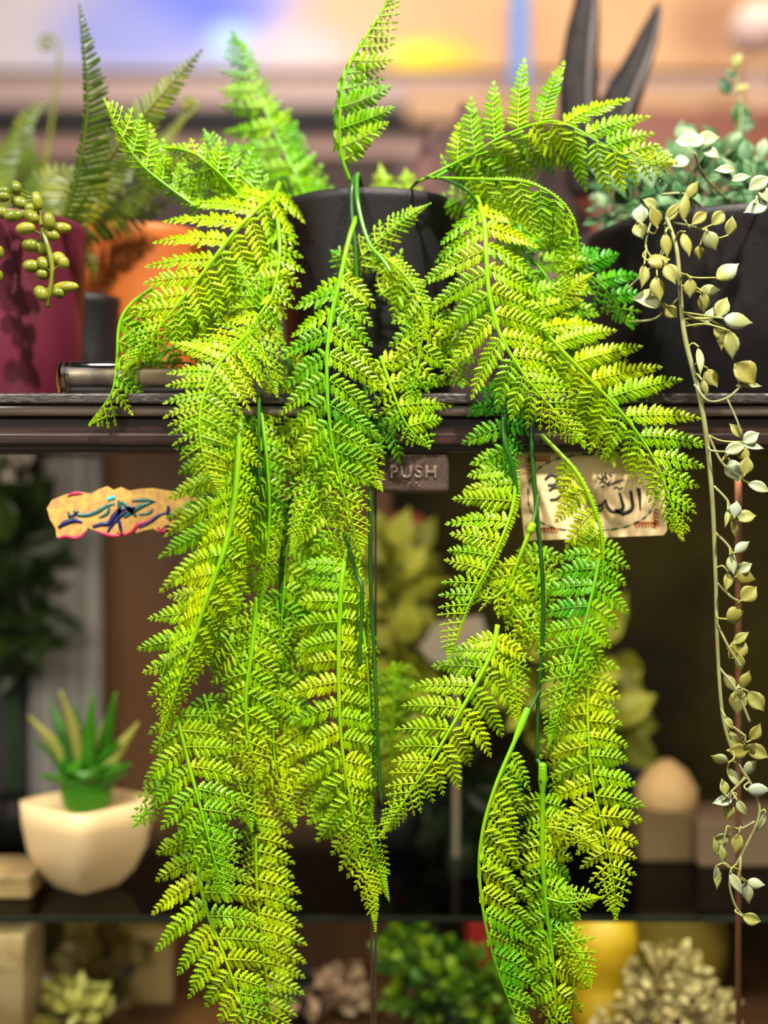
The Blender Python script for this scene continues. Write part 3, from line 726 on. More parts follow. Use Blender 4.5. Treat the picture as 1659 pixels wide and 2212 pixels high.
# right shoulder
fr([(1030, 425, 30), (1046, 480, 16), (1051, 560, 6), (1058, 640, 0), (1084, 730, -6), (1140, 820, -12), (1205, 895, -14), (1270, 968, -14)], 168, 156, .55, foldR=16, foldL=14, seed=80, bare=.06, rib=7.5, sp=.32, angs=(82, 48))
fr([(1120, 640, 22), (1180, 720, 14), (1270, 815, 8), (1350, 900, 2), (1412, 990, -4), (1448, 1080, -8), (1473, 1172, -8)], 110, 170, .58, foldR=30, foldL=12, seed=81, bare=.0, rib=6, sp=.32, angs=(80, 48), peak=.45)
fr([(1080, 500, 44), (1150, 560, 36), (1200, 630, 32), (1240, 720, 30), (1260, 800, 30)], 90, 120, .35, seed=82)
fr([(1230, 555, 46), (1270, 590, 44), (1320, 640, 42), (1370, 715, 42)], 50, 100, .14, seed=83, rib=4)
fr([(1130, 720, 30), (1190, 670, 26), (1240, 620, 24), (1284, 588, 24)], 44, 50, .92, seed=84)
fr([(1060, 640, 36), (1010, 700, 34), (980, 760, 34)], 70, 70, .45, seed=85)
fr([(1150, 780, 30), (1230, 840, 24), (1290, 920, 20), (1330, 1010, 18)], 90, 90, .68, seed=86)
fr([(1240, 760, 24), (1330, 820, 20), (1400, 860, 18)], 60, 70, .62, seed=87)
# lower right
fr([(1090, 830, 18), (1090, 900, 10), (1092, 960, 6), (1106, 1030, 6)], 128, 80, .10, foldR=25, foldL=20, seed=90, rib=8, angs=(100, 60))
fr([(1100, 950, 16), (1112, 1030, 8), (1106, 1100, 2), (1072, 1190, -4), (1020, 1290, -6), (990, 1370, -6), (966, 1442, -6)], 134, 16, .58, foldR=12, seed=91, rib=6, bare=.04, angs=(98, 62), sp=.30)
fr([(1170, 940, 24), (1205, 975, 18), (1245, 1020, 10), (1278, 1085, 6), (1300, 1160, 6), (1302, 1260, 8)], 112, 10, .74, foldR=34, seed=92, rib=6, bare=.22, angs=(80, 60), peak=.4)
fr([(1300, 1150, 16), (1290, 1230, 8), (1270, 1320, 2), (1240, 1430, -2), (1210, 1530, -4), (1184, 1618, -4)], 112, 96, .42, foldR=18, foldL=20, seed=93, rib=6, angs=(92, 45), sp=.34)
fr([(1150, 1136, 0), (1128, 1190, 2), (1106, 1250, 6), (1090, 1330, 10)], 70, 76, .70, seed=94, rib=7, bare=.42, cap=True)
fr([(1100, 1260, 10), (1070, 1290, 8), (1040, 1290, 6), (1022, 1275, 6)], 44, 44, .68, seed=95)
fr([(1180, 1180, 30), (1160, 1260, 26), (1150, 1340, 24), (1180, 1420, 24)], 90, 70, .55, seed=96)
fr([(1100, 1300, 14), (1140, 1350, 10), (1180, 1400, 10)], 50, 50, .7, seed=97)
fr([(1075, 1350, 8), (1062, 1410, 2), (1010, 1510, -4), (940, 1630, -8), (880, 1720, -8), (822, 1808, -8)], 130, 132, .64, foldR=12, foldL=16, seed=98, rib=7, bare=.05, sp=.33, angs=(82, 44))
fr([(1085, 1370, 16), (1110, 1420, 12), (1115, 1500, 12), (1120, 1570, 12)], 60, 40, .66, seed=99)
fr([(1138, 1535, 0), (1112, 1600, -8), (1070, 1700, -14), (1042, 1800, -16), (1036, 1900, -16), (1056, 2030, -14), (1095, 2150, -12), (1140, 2260, -10)], 3, 150, .42, foldL=20, seed=100, rib=6.5, bare=.12, cap=True, angs=(68, 40), sp=.28, peak=.5)
fr([(1172, 1655, 2), (1172, 1740, 4), (1172, 1850, 4), (1180, 1960, 4), (1195, 2080, 4), (1205, 2240, 4)], 90, 112, .48, foldR=30, foldL=24, seed=101, rib=7.5, bare=.12, cap=True, sp=.36, peak=.7)
fr([(1172, 1786, 8), (1210, 1790, 0), (1250, 1805, -4), (1302, 1842, -6)], 34, 36, .72, seed=102, rib=3.4, sp=.42)
fr([(1172, 1830, 20), (1190, 1870, 20), (1216, 1886, 20)], 30, 30, .7, seed=103, rib=3)
fr([(1180, 1940, 4), (1220, 1950, 0), (1260, 1945, -4), (1302, 1938, -6)], 34, 38, .66, seed=104, rib=3.6)
fr([(1276, 1400, 20), (1270, 1500, 14), (1272, 1600, 10), (1282, 1700, 8), (1305, 1800, 6), (1325, 1900, 4), (1331, 1992, 4)], 96, 104, .70, foldR=12, foldL=14, seed=105, rib=5, sp=.36, angs=(92, 60), peak=.5)
fr([(1200, 2000, 4), (1235, 2040, 0), (1262, 2090, -2), (1278, 2140, -2)], 40, 46, .55, seed=106)
fr([(1230, 1560, 26), (1220, 1620, 24), (1212, 1680, 24), (1205, 1730, 24)], 60, 70, .6, seed=107)

# ------------------------------------------------------------------ maroon planter at the left: ladder fern and bead strands
mx = at(-2, 0, .13).x
MP = empty('maroon_planter', (mx, .13, ZT), 'maroon clay pot at the left with dark ladder fern and trailing olive beads', 'potted plant')
pot('pot', MP, (mx, .13), .083, ZT, at(0, 446, .05).z, M['maroon'], taper=.93, wall=.005)
beads = [[(15, 28, 50, 30, -.1), (70, 10, 52, 34, 1.3), (85, 75, 70, 46, .5), (160, 68, 74, 44, 1.35), (60, 132, 76, 44, -.2), (135, 135, 72, 46, .6), (130, 100, 40, 30, 1), (110, 187, 76, 46, -.1), (212, 155, 66, 46, 1.4), (262, 185, 84, 42, .05), (225, 215, 60, 36, .4),
          (130, 260, 64, 50, .2), (175, 272, 72, 48, .6), (135, 350, 66, 48, 0), (188, 340, 60, 46, .9), (255, 318, 58, 50, .7), (275, 335, 50, 40, 1.4), (185, 385, 50, 36, .2), (178, 468, 66, 50, .9), (285, 440, 104, 42, 0), (255, 465, 50, 40, .2)],
         [(10, 48, 60, 44, .1), (8, 118, 54, 44, .2), (-40, 80, 50, 44, 1), (-60, 150, 60, 44, 0), (-30, 190, 60, 44, .6), (-6, 290, 34, 50, .1), (-50, 250, 60, 44, .4), (-8, 392, 34, 46, .1), (-50, 340, 60, 40, .5), (-40, 420, 50, 40, 1.2)]]
stems_b = [[(165, 60, 46), (172, 150, 38), (190, 215, 30), (214, 290, 28), (226, 370, 28), (218, 440, 30), (203, 528, 32)], [(-20, 0, 46), (-26, 110, 38), (-30, 220, 32), (-28, 330, 30), (-26, 440, 30)]]
rng = random.Random(8)
for bl, sl in zip(beads, stems_b):
    pts = [at(x/2, 400+y/2, (d-10)/1000) for x, y, d in sl]
    mb = MB(); tube(mb, pts, [.0014, .0022, .0022, .0018], seg=7, n=40, tint=.45)
    so = mb.build('trailing_stem', M['bead'], MP)
    for x, y, w, h, an in bl:
        dpt = .022+rng.uniform(-.006, .006)-.004*(y > 300)
        c = at(x/2, 400+y/2, dpt); k = pxm(dpt)
        ax = np.array((math.cos(an), rng.uniform(-.3, .3), -math.sin(an)))
        mb = MB(); ellipsoid(mb, c, ax, (w*k/3.5, max(h, 42)*k/3.4), seg=16, rings=12, tint=.5+rng.uniform(-.2, .25), pinch=-.1)
        nx = min(pts, key=lambda q: (q-c).length)
        tube(mb, [c, (c+nx)/2+Vector((0, .002, .001)), nx], .0008, seg=5, n=6, tint=.4)
        mb.build('bead', M['bead'], so)
def lad(pts, R, L, tint=.5, **kw):
    kw.setdefault('sp', .16)
    return frond(MP, pts, R, L, tint=tint, leafm='ladder', ribm='ladder', simple=True, rib=kw.pop('rib', 3.4), bare=.0, **kw)
def ladder(parent, pts, R, L, tint, rib=3.4, spx=11.0, foldR=10, foldL=10, seed=0, lw=1.0):
    """ladder fern: evenly spaced narrow leaflets (no division)"""
    rg = random.Random(seed)
    Wp = [at(p[0], p[1], p[2]/1000) for p in pts]; k = pxm(pts[0][2]/1000)
    n = 200; P, ln = spline(Wp, n); T = norm(np.gradient(P, axis=0)); ref = np.array((0., -1., 0.))
    N = norm(ref[None]-(T@ref)[:, None]*T); S = np.cross(T, N)
    O = []; X = []; Y = []; Z = []; A = []
    cnt = int(ln/(spx*k))
    for j in range(cnt):
        t = (j+.5)/cnt; i = int(t*(n-1))
        pr = min(1, .45+2.5*t)*(1-t**2.2)+.04
        for sd, w, f in ((1, R, foldR), (-1, L, foldL)):
            if w < 2: continue
            a = math.radians(72-22*t+rg.uniform(-4, 4)); f = math.radians(f+rg.uniform(-8, 8))
            ds = sd*S[i]*math.cos(f)-N[i]*math.sin(f)
            d = norm(math.cos(a)*T[i]+math.sin(a)*ds); Lp = w*k*pr*rg.uniform(.9, 1.05)
            nn = norm(N[i]*math.cos(f)+sd*S[i]*math.sin(f)); nn = norm(nn-np.dot(nn, d)*d)
            O.append(P[i]); X.append(d*Lp); Y.append(np.cross(nn, d)*spx*k*3.3*lw*min(1, .5+pr)); Z.append(nn*spx*k*2); A.append(tint+rg.uniform(-.12, .12))
    O, X, Y, Z = map(np.array, (O, X, Y, Z))
    V = O[:, None]+LV[None, :, 0:1]*X[:, None]+LV[None, :, 1:2]*Y[:, None]+LV[None, :, 2:3]*Z[:, None]
    fq = np.array(LF)[None]+(np.arange(len(O))*len(LV))[:, None, None]
    o = fast_mesh('frond', [(V.reshape(-1, 3), fq.reshape(-1, 4))], [np.repeat(np.array(A), len(LV))], M['ladder'], parent)
    mb = MB(); tube(mb, Wp, [rib*k, rib*k*.8, rib*k*.3], seg=7, n=50, tint=tint+.1); mb.build('midrib', M['ladder'], o)
    return o
ladder(MP, [(120, 500, 110), (150, 440, 104), (176, 340, 96), (190, 220, 90), (180, 100, 88), (170, 8, 88)], 80, 26, .30, seed=1, foldR=40, foldL=40, rib=4.5, spx=11)
ladder(MP, [(120, 500, 140), (175, 440, 136), (235, 345, 130), (310, 250, 124), (380, 170, 120), (438, 106, 118)], 66, 66, .55, seed=2, rib=4.5, spx=12.5)
ladder(MP, [(110, 500, 170), (180, 470, 170), (260, 425, 170), (350, 375, 170), (420, 330, 170)], 70, 80, .60, seed=3, rib=4, spx=12)
ladder(MP, [(110, 500, 190), (200, 480, 190), (290, 470, 196), (370, 430, 200)], 60, 60, .45, seed=4, spx=13)
ladder(MP, [(90, 500, 240), (60, 400, 300), (40, 330, 340), (60, 250, 360), (110, 220, 380)], 70, 70, .55, seed=5, spx=14)
ladder(MP, [(60, 470, 180), (90, 400, 200), (140, 370, 210), (185, 390, 210)], 60, 50, .55, seed=6, spx=13)
ladder(MP, [(150, 500, 180), (170, 530, 172), (195, 560, 168), (205, 610, 168)], 26, 26, .45, seed=7, spx=12)
ladder(MP, [(0, 470, 240), (-20, 400, 260), (10, 330, 280), (40, 280, 300)], 60, 60, .5, seed=8, spx=13)
ladder(MP, [(100, 480, 300), (200, 400, 340), (330, 330, 360), (410, 230, 380)], 44, 44, .6, seed=9, spx=13)
def curl(parent, pts, cx, cy, r, turns, dpt, rad, tint):
    P = [at(p[0], p[1], dpt) for p in pts]
    a0 = math.atan2(-(pts[-1][1]-cy), pts[-1][0]-cx)
    for i in range(1, int(turns*12)+1):
        a = a0+2*math.pi*i/12; q = r*(1-i/(turns*12+3)); P.append(at(cx+q*math.cos(a), cy-q*math.sin(a), dpt))
    mb = MB(); tube(mb, P, [rad*1.6, rad, rad*.8, rad], seg=8, n=110, tint=tint)
    ellipsoid(mb, P[-1], (0, 0, 1), (rad*1.8, rad*1.8), tint=tint+.1)
    return mb.build('fiddlehead', M['ladder'], parent)
curl(MP, [(90, 470), (96, 380), (112, 260), (126, 150), (126, 105)], 102, 96, 24, 1.3, .42, .0022, .65)
curl(MP, [(300, 450), (360, 320), (395, 262), (424, 236)], 406, 226, 19, 1.2, .32, .0022, .6)

# terracotta pot behind, and a black pot between
def thing_pot(name, px, r, topy, y, m, label, taper=.86, cat='plant pot', bushf=None):
    x = at(px, 0, y).x
    e = empty(name, (x, y, ZT), label, cat); pot('pot_body', e, (x, y), r, ZT, at(0, topy, y-r).z, m, taper=taper)
    return e
op = thing_pot('terracotta_pot', 305, .072, 478, .30, M['orange'], 'plain orange terracotta pot behind the maroon pot, partly under fern fronds', taper=.84)
thing_pot('black_pot', 178, .040, 630, .235, M['blackpot'], 'small black pot squeezed between the maroon and the terracotta pot', taper=.95)

# black rabbit-ear ornament behind, and driftwood
yb = .40
eb = empty('ear_ornament', (at(1290, 0, yb).x, yb, ZT), 'black ornament with two tall pointed rabbit-like ears behind the fern', 'ornament')
blk = mat('charcoal_carved_wood', (.006, .005, .006), rough=.6, spec=.15, col2=(.016, .011, .012), scale=30, stretch=(3, 1, 1))
def blade(mb, pts, ws, y, thick=.012):
    """pointed solid blade: elliptical sections along a centre line"""
    tube(mb, [at(p[0], p[1], y) for p in pts], [w*pxm(y) for w in ws], seg=16, n=40, flat=thick/(max(ws)*pxm(y)))
for pts, ws in (([(1270, 420), (1256, 300), (1250, 200), (1256, 100), (1268, 0), (1276, -110)], [34, 40, 44, 42, 36, 24, 3]), ([(1285, 400), (1310, 300), (1345, 210), (1376, 140), (1402, 75), (1420, 5)], [36, 42, 44, 40, 30, 22, 3])):
    mb = MB(); blade(mb, pts, ws, yb); er = mb.build('ear', blk, eb)
    mb = MB(); tube(mb, [at(p[0]+ws[min(i, len(ws)-1)]*.5, p[1], yb-.012) for i, p in enumerate(pts)][1:], [.003, .005, .001], seg=6, n=30)
    mb.build('ear_rim', mat('grey_ear_edge', (.07, .055, .055), rough=.5), er)  # lighter grey strip along one side of each ear
mb = MB(); lump(mb, (at(1285, 0, yb).x, yb, ZT+.11), (.05, .045, .11), 3, amp=.12); mb.build('head', blk, eb)
bark = mat('plum_brown_bark', (.03, .012, .011), rough=.85, col2=(.085, .036, .032), scale=25, bump=.8, bscale=60)
def stand_lump(name, px, py0, rpx, y, m, label, cat, seed, amp=.25):
    k = pxm(y); z1 = at(px, py0, y).z; hz = (z1-ZT)/2
    mb = MB(); lump(mb, (at(px, 0, y).x, y, ZT+hz), (rpx*k, rpx*k*.6, hz*1.04), seed, amp=amp)
    return put(mb.build(name, m), label, cat)
stand_lump('driftwood', 990, 268, 125, .44, bark, 'plum-brown driftwood lump behind the black pot, under the fern tips', 'driftwood', 5)
stand_lump('cork_bark', 1180, 330, 90, .50, mat('grey_brown_bark', (.05, .03, .028), rough=.8, col2=(.09, .055, .05), scale=20), 'grey-brown bark piece behind the arching frond at right', 'bark', 9)
yb2 = .42
mb = MB(); x = at(1620, 0, 1.9).x
box(mb, (x+.015, 1.9, 0), (x+.025, 1.91, at(0, 130, 1.9).z)); lathe(mb, (x+.02, 1.9, at(0, 65, 1.9).z), [(.001, -.06), (.05, -.045), (.075, 0), (.05, .045), (.001, .06)], seg=30)
put(mb.build('floor_lamp', mat('dusty_pink_shade', (.60, .45, .42), rough=.6)), 'pale round-topped stand far back at the upper right edge', 'stand')

# ------------------------------------------------------------------ eucalyptus in the big black pot at the right
ex = at(1590, 0, .17).x
EU = empty('eucalyptus_planter', (ex, .17, ZT), 'large black pot at the right with frosted eucalyptus spilling over its rim', 'potted plant')
pot('pot', EU, (ex, .17), .148, ZT, at(0, 436, .022).z, M['blackpot'], taper=.80)
# oval cupped leaf template
def leafy(mb, base, d, nrm, ln, wd, tint, cup=.25):
    d = norm(d); nrm = norm(np.array(nrm)-np.dot(nrm, d)*d); b_ = np.cross(nrm, d)
    V = []; prof = [(0, .06), (.12, .55), (.3, .92), (.5, 1), (.68, .82), (.84, .45), (.93, .2), (1.06, .0)]
    for u, w in prof:
        cv = -.18*(u-.5)**2*ln*2
        for s_ in (-1, -.5, 0, .5, 1):
            V.append(np.array(base)+d*u*ln+b_*s_*w*wd/2+nrm*(cup*wd*.5*(s_*s_)*w+cv-(.04*wd if s_ == 0 else 0)))
    n = len(prof); m0 = 5*n
    for v in list(V): V.append(v-nrm*.0005)
    Fc = [(5*i+j, 5*i+j+1, 5*i+j+6, 5*i+j+5) for i in range(n-1) for j in range(4)]
    Fc += [(m0+5*i+j, m0+5*i+j+5, m0+5*i+j+6, m0+5*i+j+1) for i in range(n-1) for j in range(4)]
    for i in range(n-1): Fc += [(5*i, 5*i+5, m0+5*i+5, m0+5*i), (5*i+4, m0+5*i+4, m0+5*i+9, 5*i+9)]
    mb.add(V, Fc, tint)
# (cx, cy, length px, width px, direction deg on screen (0 right, 90 up), tint)
vl = [(1498, 410, 44, 26, 60, .3), (1552, 470, 40, 30, 50, .5), (1578, 488, 40, 26, 80, .4), (1537, 520, 44, 34, -60, .7), (1512, 545, 30, 24, -90, .2), (1486, 525, 54, 30, -80, .35), (1440, 528, 52, 26, -85, .3), (1424, 560, 52, 40, 10, .25),
      (1384, 462, 40, 36, 90, .95), (1382, 498, 36, 34, -70, .55), (1414, 468, 46, 32, 110, .1), (1454, 458, 52, 26, 55, .35), (1482, 445, 60, 28, 85, .3), (1512, 470, 44, 26, 40, .2),
      (1390, 596, 50, 26, -95, .25), (1449, 590, 48, 34, -70, .3), (1572, 584, 58, 40, 35, .7), (1424, 622, 52, 38, -80, .3), (1532, 628, 46, 30, 5, .5), (1400, 648, 66, 50, 170, .55), (1492, 622, 40, 30, -90, .4), (1520, 655, 44, 28, -85, .2),
      (1450, 674, 34, 30, -40, .45), (1560, 664, 48, 34, 65, .5), (1532, 682, 36, 22, 70, .95), (1596, 692, 66, 38, -5, .8), (1560, 730, 50, 26, -95, .2), (1580, 745, 60, 34, -80, .5), (1512, 778, 60, 18, -88, .6), (1540, 815, 44, 40, -60, .25),
      (1610, 806, 60, 54, -45, .2), (1522, 838, 36, 16, -70, .5), (1624, 832, 50, 14, 0, .7), (1556, 720, 40, 26, -50, .35), (1590, 930, 38, 22, 130, .3), (1622, 945, 40, 30, 30, .9), (1588, 968, 46, 28, 20, .9), (1630, 965, 44, 16, -5, .8), (1608, 980, 36, 30, -60, .3),
      (1585, 1016, 50, 40, -70, .75), (1612, 1006, 40, 30, 80, .4), (1640, 1052, 50, 26, -20, .7), (1590, 1100, 34, 30, 80, .9), (1612, 1116, 46, 30, 10, .4), (1586, 1140, 44, 16, -80, .3), (1570, 1120, 36, 12, -100, .6),
      (1604, 1182, 40, 24, 35, .85), (1582, 1220, 40, 24, -80, .8), (1608, 1226, 36, 26, 30, .8), (1612, 1248, 46, 36, -10, .15), (1572, 1256, 40, 22, -100, .2), (1618, 1282, 44, 38, 40, .15), (1590, 1330, 44, 40, 20, .15), (1600, 1378, 40, 22, 40, .3), (1596, 1400, 50, 40, 60, .1), (1598, 1430, 40, 22, -70, .3),
      (1576, 1475, 42, 26, -60, .3), (1612, 1470, 40, 28, 70, .2), (1595, 1515, 54, 40, -100, .25), (1634, 1515, 54, 36, -50, .3), (1575, 1562, 30, 16, -60, .45), (1632, 1582, 40, 26, 60, .2), (1584, 1600, 44, 24, -70, .4), (1598, 1622, 46, 34, 0, .25), (1636, 1624, 54, 34, -25, .3),
      (1556, 1642, 40, 26, 160, .75), (1585, 1680, 48, 22, -60, .6), (1624, 1660, 40, 34, 45, .8), (1564, 1700, 34, 22, 100, .4), (1640, 1708, 50, 30, 0, .9), (1562, 1730, 44, 24, 190, .8), (1574, 1752, 36, 26, -100, .3), (1602, 1745, 36, 20, -60, .6), (1645, 1778, 44, 16, -110, .7),
      (1558, 1812, 36, 28, 200, .5), (1592, 1822, 44, 26, -100, .4), (1546, 1830, 40, 14, 100, .5), (1560, 1845, 40, 20, 95, .5), (1549, 1895, 48, 18, -90, .6), (1590, 1908, 50, 22, -60, .8), (1614, 1930, 48, 26, -80, .7), (1634, 1908, 40, 24, -10, .7), (1624, 1985, 40, 28, -15, .5)]
main = [(1440, 470, 4), (1462, 540, -8), (1470, 640, -14), (1480, 730, -16), (1510, 850, -18), (1528, 960, -18), (1540, 1100, -18), (1546, 1250, -18), (1550, 1400, -18), (1562, 1550, -18), (1590, 1640, -18), (1625, 1700, -18), (1640, 1760, -18), (1600, 1850, -18), (1576, 1900, -18), (1590, 1960, -18), (1622, 1990, -18)]
mb = MB(); MPTS = [at(p[0], p[1], p[2]/1000) for p in main]
tube(mb, MPTS, [.0018, .0022, .0022, .0018, .0016, .0013, .0009], seg=8, n=160, tint=.4)
P2 = [Vector(q) for q in spline(MPTS, 200)[0]]
for pts in ([(1440, 470, 10), (1436, 520, 0), (1420, 560, -6), (1396, 540, -4), (1400, 500, 0), (1410, 470, 4)], [(1440, 470, 12), (1430, 550, 2), (1380, 600, 0), (1352, 628, 4)], [(1470, 640, -14), (1440, 670, -6), (1410, 690, 0), (1365, 695, 10)], [(1452, 480, 8), (1500, 490, 0), (1530, 500, -8)], [(1500, 830, -18), (1530, 866, -24), (1570, 860, -24), (1600, 835, -22)], [(1530, 940, -18), (1560, 1000, -20), (1600, 1030, -22)],
            [(1542, 1050, -18), (1570, 1080, -22), (1580, 1110, -22)], [(1545, 1150, -18), (1580, 1190, -22), (1600, 1260, -22)], [(1550, 1260, -18), (1580, 1290, -22), (1600, 1300, -22)], [(1550, 1350, -18), (1575, 1400, -22), (1600, 1440, -20)], [(1552, 1440, -18), (1590, 1490, -22), (1620, 1560, -20)], [(1570, 1560, -18), (1610, 1590, -22)], [(1610, 1680, -18), (1580, 1710, -20), (1560, 1730, -22)], [(1630, 1775, -18), (1600, 1790, -20), (1570, 1785, -22)], [(1600, 1850, -18), (1598, 1880, -22), (1590, 1910, -22)]):
    tube(mb, [at(p[0], p[1], p[2]/1000) for p in pts], .0012, seg=6, n=20, tint=.45); P2 += [at(p[0], p[1], p[2]/1000) for p in pts]
vine = mb.build('trailing_stem', M['eucastem'], EU)
rng = random.Random(12)
for i, (cx_, cy_, ln, wd, an, ti) in enumerate(vl):
    mb = MB(); dp = -.024+rng.uniform(-.012, .012)+(.02 if cy_ < 520 else 0)
    k = pxm(dp); a = math.radians(an); d = np.array((math.cos(a), rng.uniform(-.25, .25), math.sin(a)))
    base = np.array(at(cx_, cy_, dp))-norm(d)*ln*k*.5
    nrm = np.array((rng.uniform(-.5, .5), -1, rng.uniform(-.3, .5)))
    leafy(mb, base, d, nrm, ln*k, wd*k, ti, cup=rng.choice((-.35, .3, .4)))
    bv = Vector(base); nx = min(P2, key=lambda q: (q-bv).length-.3*(q.z-bv.z))
    if (nx-bv).length < .05: tube(mb, [bv, bv*.5+nx*.5-Vector(d)*.004, nx], .0009, seg=5, n=8, tint=.45)
    mb.build('leaf', M['euca'], vine)
# bushy top, softer and further back
def bush(parent, name, m, items, seed, lsz, dep, tr=(.2, .9)):
    """foliage: leaves scattered through ellipsoids (px, py, rx, ry, count)"""
    rg = random.Random(seed); mb = MB()
    for px, py, rx, ry, cnt in items:
        for _ in range(cnt):
            while True:
                u, v, w = (rg.uniform(-1, 1) for _ in range(3))
                if u*u+v*v+w*w < 1: break
            y = dep[0]+(dep[1]-dep[0])*(w*.5+.5); c = at(px+u*rx, py+v*ry, y); k = pxm(y)
            d = np.array((u+rg.uniform(-.7, .7), rg.uniform(-.8, .3), -v+rg.uniform(-.3, .9)))
            ln = lsz*k*rg.uniform(.7, 1.3)
            leafy(mb, np.array(c), d, (rg.uniform(-.8, .8), -1, rg.uniform(0, 1)), ln, ln*rg.uniform(.5, .75), rg.uniform(*tr))
            q = Vector(norm(d))*ln; tube(mb, [c, c-q*.8+Vector((0, 0, -.004))], .0007, seg=4, n=3, tint=.3)
    return mb.build(name, m, parent)
bush(EU, 'foliage', M['eucadark'], [(1400, 440, 110, 80, 90), (1530, 390, 120, 90, 130), (1640, 400, 90, 70, 80), (1340, 420, 60, 90, 40)], 3, 44, (.08, .30))
for pts, lf in (([(1560, 420, 200), (1592, 330, 220), (1600, 240, 230), (1588, 150, 240)], [(1592, 130, 34, 22, 60, .6), (1578, 160, 26, 18, 130, .4), (1566, 186, 40, 28, 120, .2), (1604, 188, 34, 14, 20, .5), (1598, 244, 50, 46, 90, .15), (1610, 270, 40, 40, 0, .3)]),
                ([(1580, 440, 120), (1520, 380, 60), (1500, 330, 30)], [(1476, 306, 34, 30, 170, 1.1), (1506, 304, 36, 34, 30, 1.1), (1528, 300, 50, 36, 10, .5), (1470, 350, 40, 30, 200, .9), (1536, 330, 40, 26, -30, .7)]),
                ([(1659, 440, 40), (1640, 420, 0), (1630, 440, -20)], [(1634, 448, 54, 34, 200, 1.0), (1600, 384, 40, 20, 10, .8), (1640, 395, 50, 34, 30, .9), (1652, 420, 40, 26, -60, .8), (1566, 366, 44, 22, 180, .8)]),
                ([(1520, 450, 60), (1480, 420, 30), (1430, 420, 20)], [(1430, 400, 40, 24, 80, .4), (1462, 410, 44, 22, 100, .3), (1405, 440, 36, 26, 150, .6)])):
    mb = MB(); tube(mb, [at(p[0], p[1], p[2]/1000) for p in pts], .0013, seg=6, n=20, tint=.5); so = mb.build('sprig', M['eucastem'], EU)
    for cx_, cy_, ln, wd, an, ti in lf:
        y = (np.mean([p[2] for p in pts[1:]]))/1000; k = pxm(y); a = math.radians(an); d = np.array((math.cos(a), rng.uniform(-.3, .1), math.sin(a)))
        mb = MB(); leafy(mb, np.array(at(cx_, cy_, y))-norm(d)*ln*k*.5, d, (rng.uniform(-.4, .4), -1, .2), ln*k, wd*k, ti)
        mb.build('leaf', M['euca'] if ti > .45 else M['eucadark'], so)

# ------------------------------------------------------------------ inside the cabinet
ZS = .790      # glass shelf
ZB = .60       # cabinet floor
yc = .29
kx = pxm(yc); ccx = at(188, 0, yc).x
cp = empty('small_planter', (ccx, yc, ZS), 'small cream ceramic square planter with a green succulent on the glass shelf', 'potted plant')
zt = at(0, 1728, yc).z
hh = zt-ZS; r = 112*kx
mb = MB(); lathe(mb, (ccx, yc, ZS+.0005), [(r*.30, 0), (r*.5, .002), (r*.72, hh*.18), (r*.9, hh*.45), (r*.98, hh*.75), (r*1.0, hh), (r*.90, hh), (r*.86, hh-.008), (.001, hh-.012)], seg=64, sq=6, rot=math.radians(0))
po = mb.build('pot', M['cream'], cp)
po.data.transform(Matrix.Translation(Vector((0, 0, 0))))
for v in po.data.vertices:
    x_, y_ = v.co.x, v.co.y; c_, s_ = math.cos(math.radians(52)), math.sin(math.radians(52))
    v.co.x, v.co.y = c_*x_-s_*y_, s_*x_+c_*y_
succ = leaf_mat('succulent_green', (.02, .10, .005), (.08, .36, .012), (.5, .48, .12), nscale=12)
mb = MB()
for j in range(14):
    a = j*2.4; q = .25+.05*j
    leafy(mb, np.array((ccx, yc, zt-.01)), (math.cos(a)*q, math.sin(a)*q, 1), (-math.cos(a), -math.sin(a), .3), 120*kx, 100*kx, .5)
ellipsoid(mb, (ccx, yc, zt+.012), (0, 0, 1), (.034, .028), seg=20, rings=12, tint=.5)
mb.build('rosette', succ, cp)
mb = MB()
rng = random.Random(5)
for j, (tx, ty) in enumerate([(60, 1545), (75, 1600), (110, 1510), (130, 1490), (160, 1520), (200, 1495), (235, 1540), (262, 1600), (285, 1650), (300, 1560), (90, 1680), (150, 1560), (225, 1580), (250, 1495)]):
    b0 = Vector((ccx+rng.uniform(-.01, .01), yc+rng.uniform(-.01, .01), zt-.005)); t0 = at(tx, ty, yc+rng.uniform(-.03, .03))
    tube(mb, [b0, b0*.5+t0*.5+Vector((-(t0.x-b0.x)*.3*0, 0, .01)), t0], [.006, .0085, .007, .001], seg=8, n=16, tint=.25 if j % 3 else .9, flat=.5)
mb.build('pointed_leaf', succ, cp)

def bushthing(name, label, cat, px, y, zbase, items, m, seed, lsz, dep, group=None, potr=.035, poth=.05, potm='blackpot', tr=(.2, .9), shape=None):
    x = at(px, 0, y).x
    e = empty(name, (x, y, zbase), label, cat, group)
    mb = MB(); lathe(mb, (x, y, zbase+.0005), [(potr*.7, 0), (potr, poth), (potr*.92, poth), (potr*.85, poth-.006), (.001, poth-.008)], seg=32)
    mb.build('pot', M[potm], e)
    it0 = items[0]
    mb = MB(); tube(mb, [Vector((x, y, zbase+poth*.8)), (Vector((x, y, zbase+poth))+at(it0[0], it0[1], y))*.5, at(it0[0], it0[1], y)], .003, seg=6, n=10, tint=.3); mb.build('stem', M['stem'], e)
    bush(e, 'foliage', m, items, seed, lsz, dep, tr)
    return e
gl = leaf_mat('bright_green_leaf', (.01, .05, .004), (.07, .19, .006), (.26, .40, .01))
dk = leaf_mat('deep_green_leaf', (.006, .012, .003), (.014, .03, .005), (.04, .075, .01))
yl_ = leaf_mat('yellow_leaf', (.45, .24, .005), (.58, .33, .006), (.66, .42, .01), transl=.1)
cr_ = leaf_mat('cream_petal', (.26, .17, .05), (.55, .42, .18), (.75, .62, .32), transl=.1)
pk = leaf_mat('dusty_pink_petal', (.20, .08, .05), (.40, .22, .15), (.5, .32, .2), transl=.1)
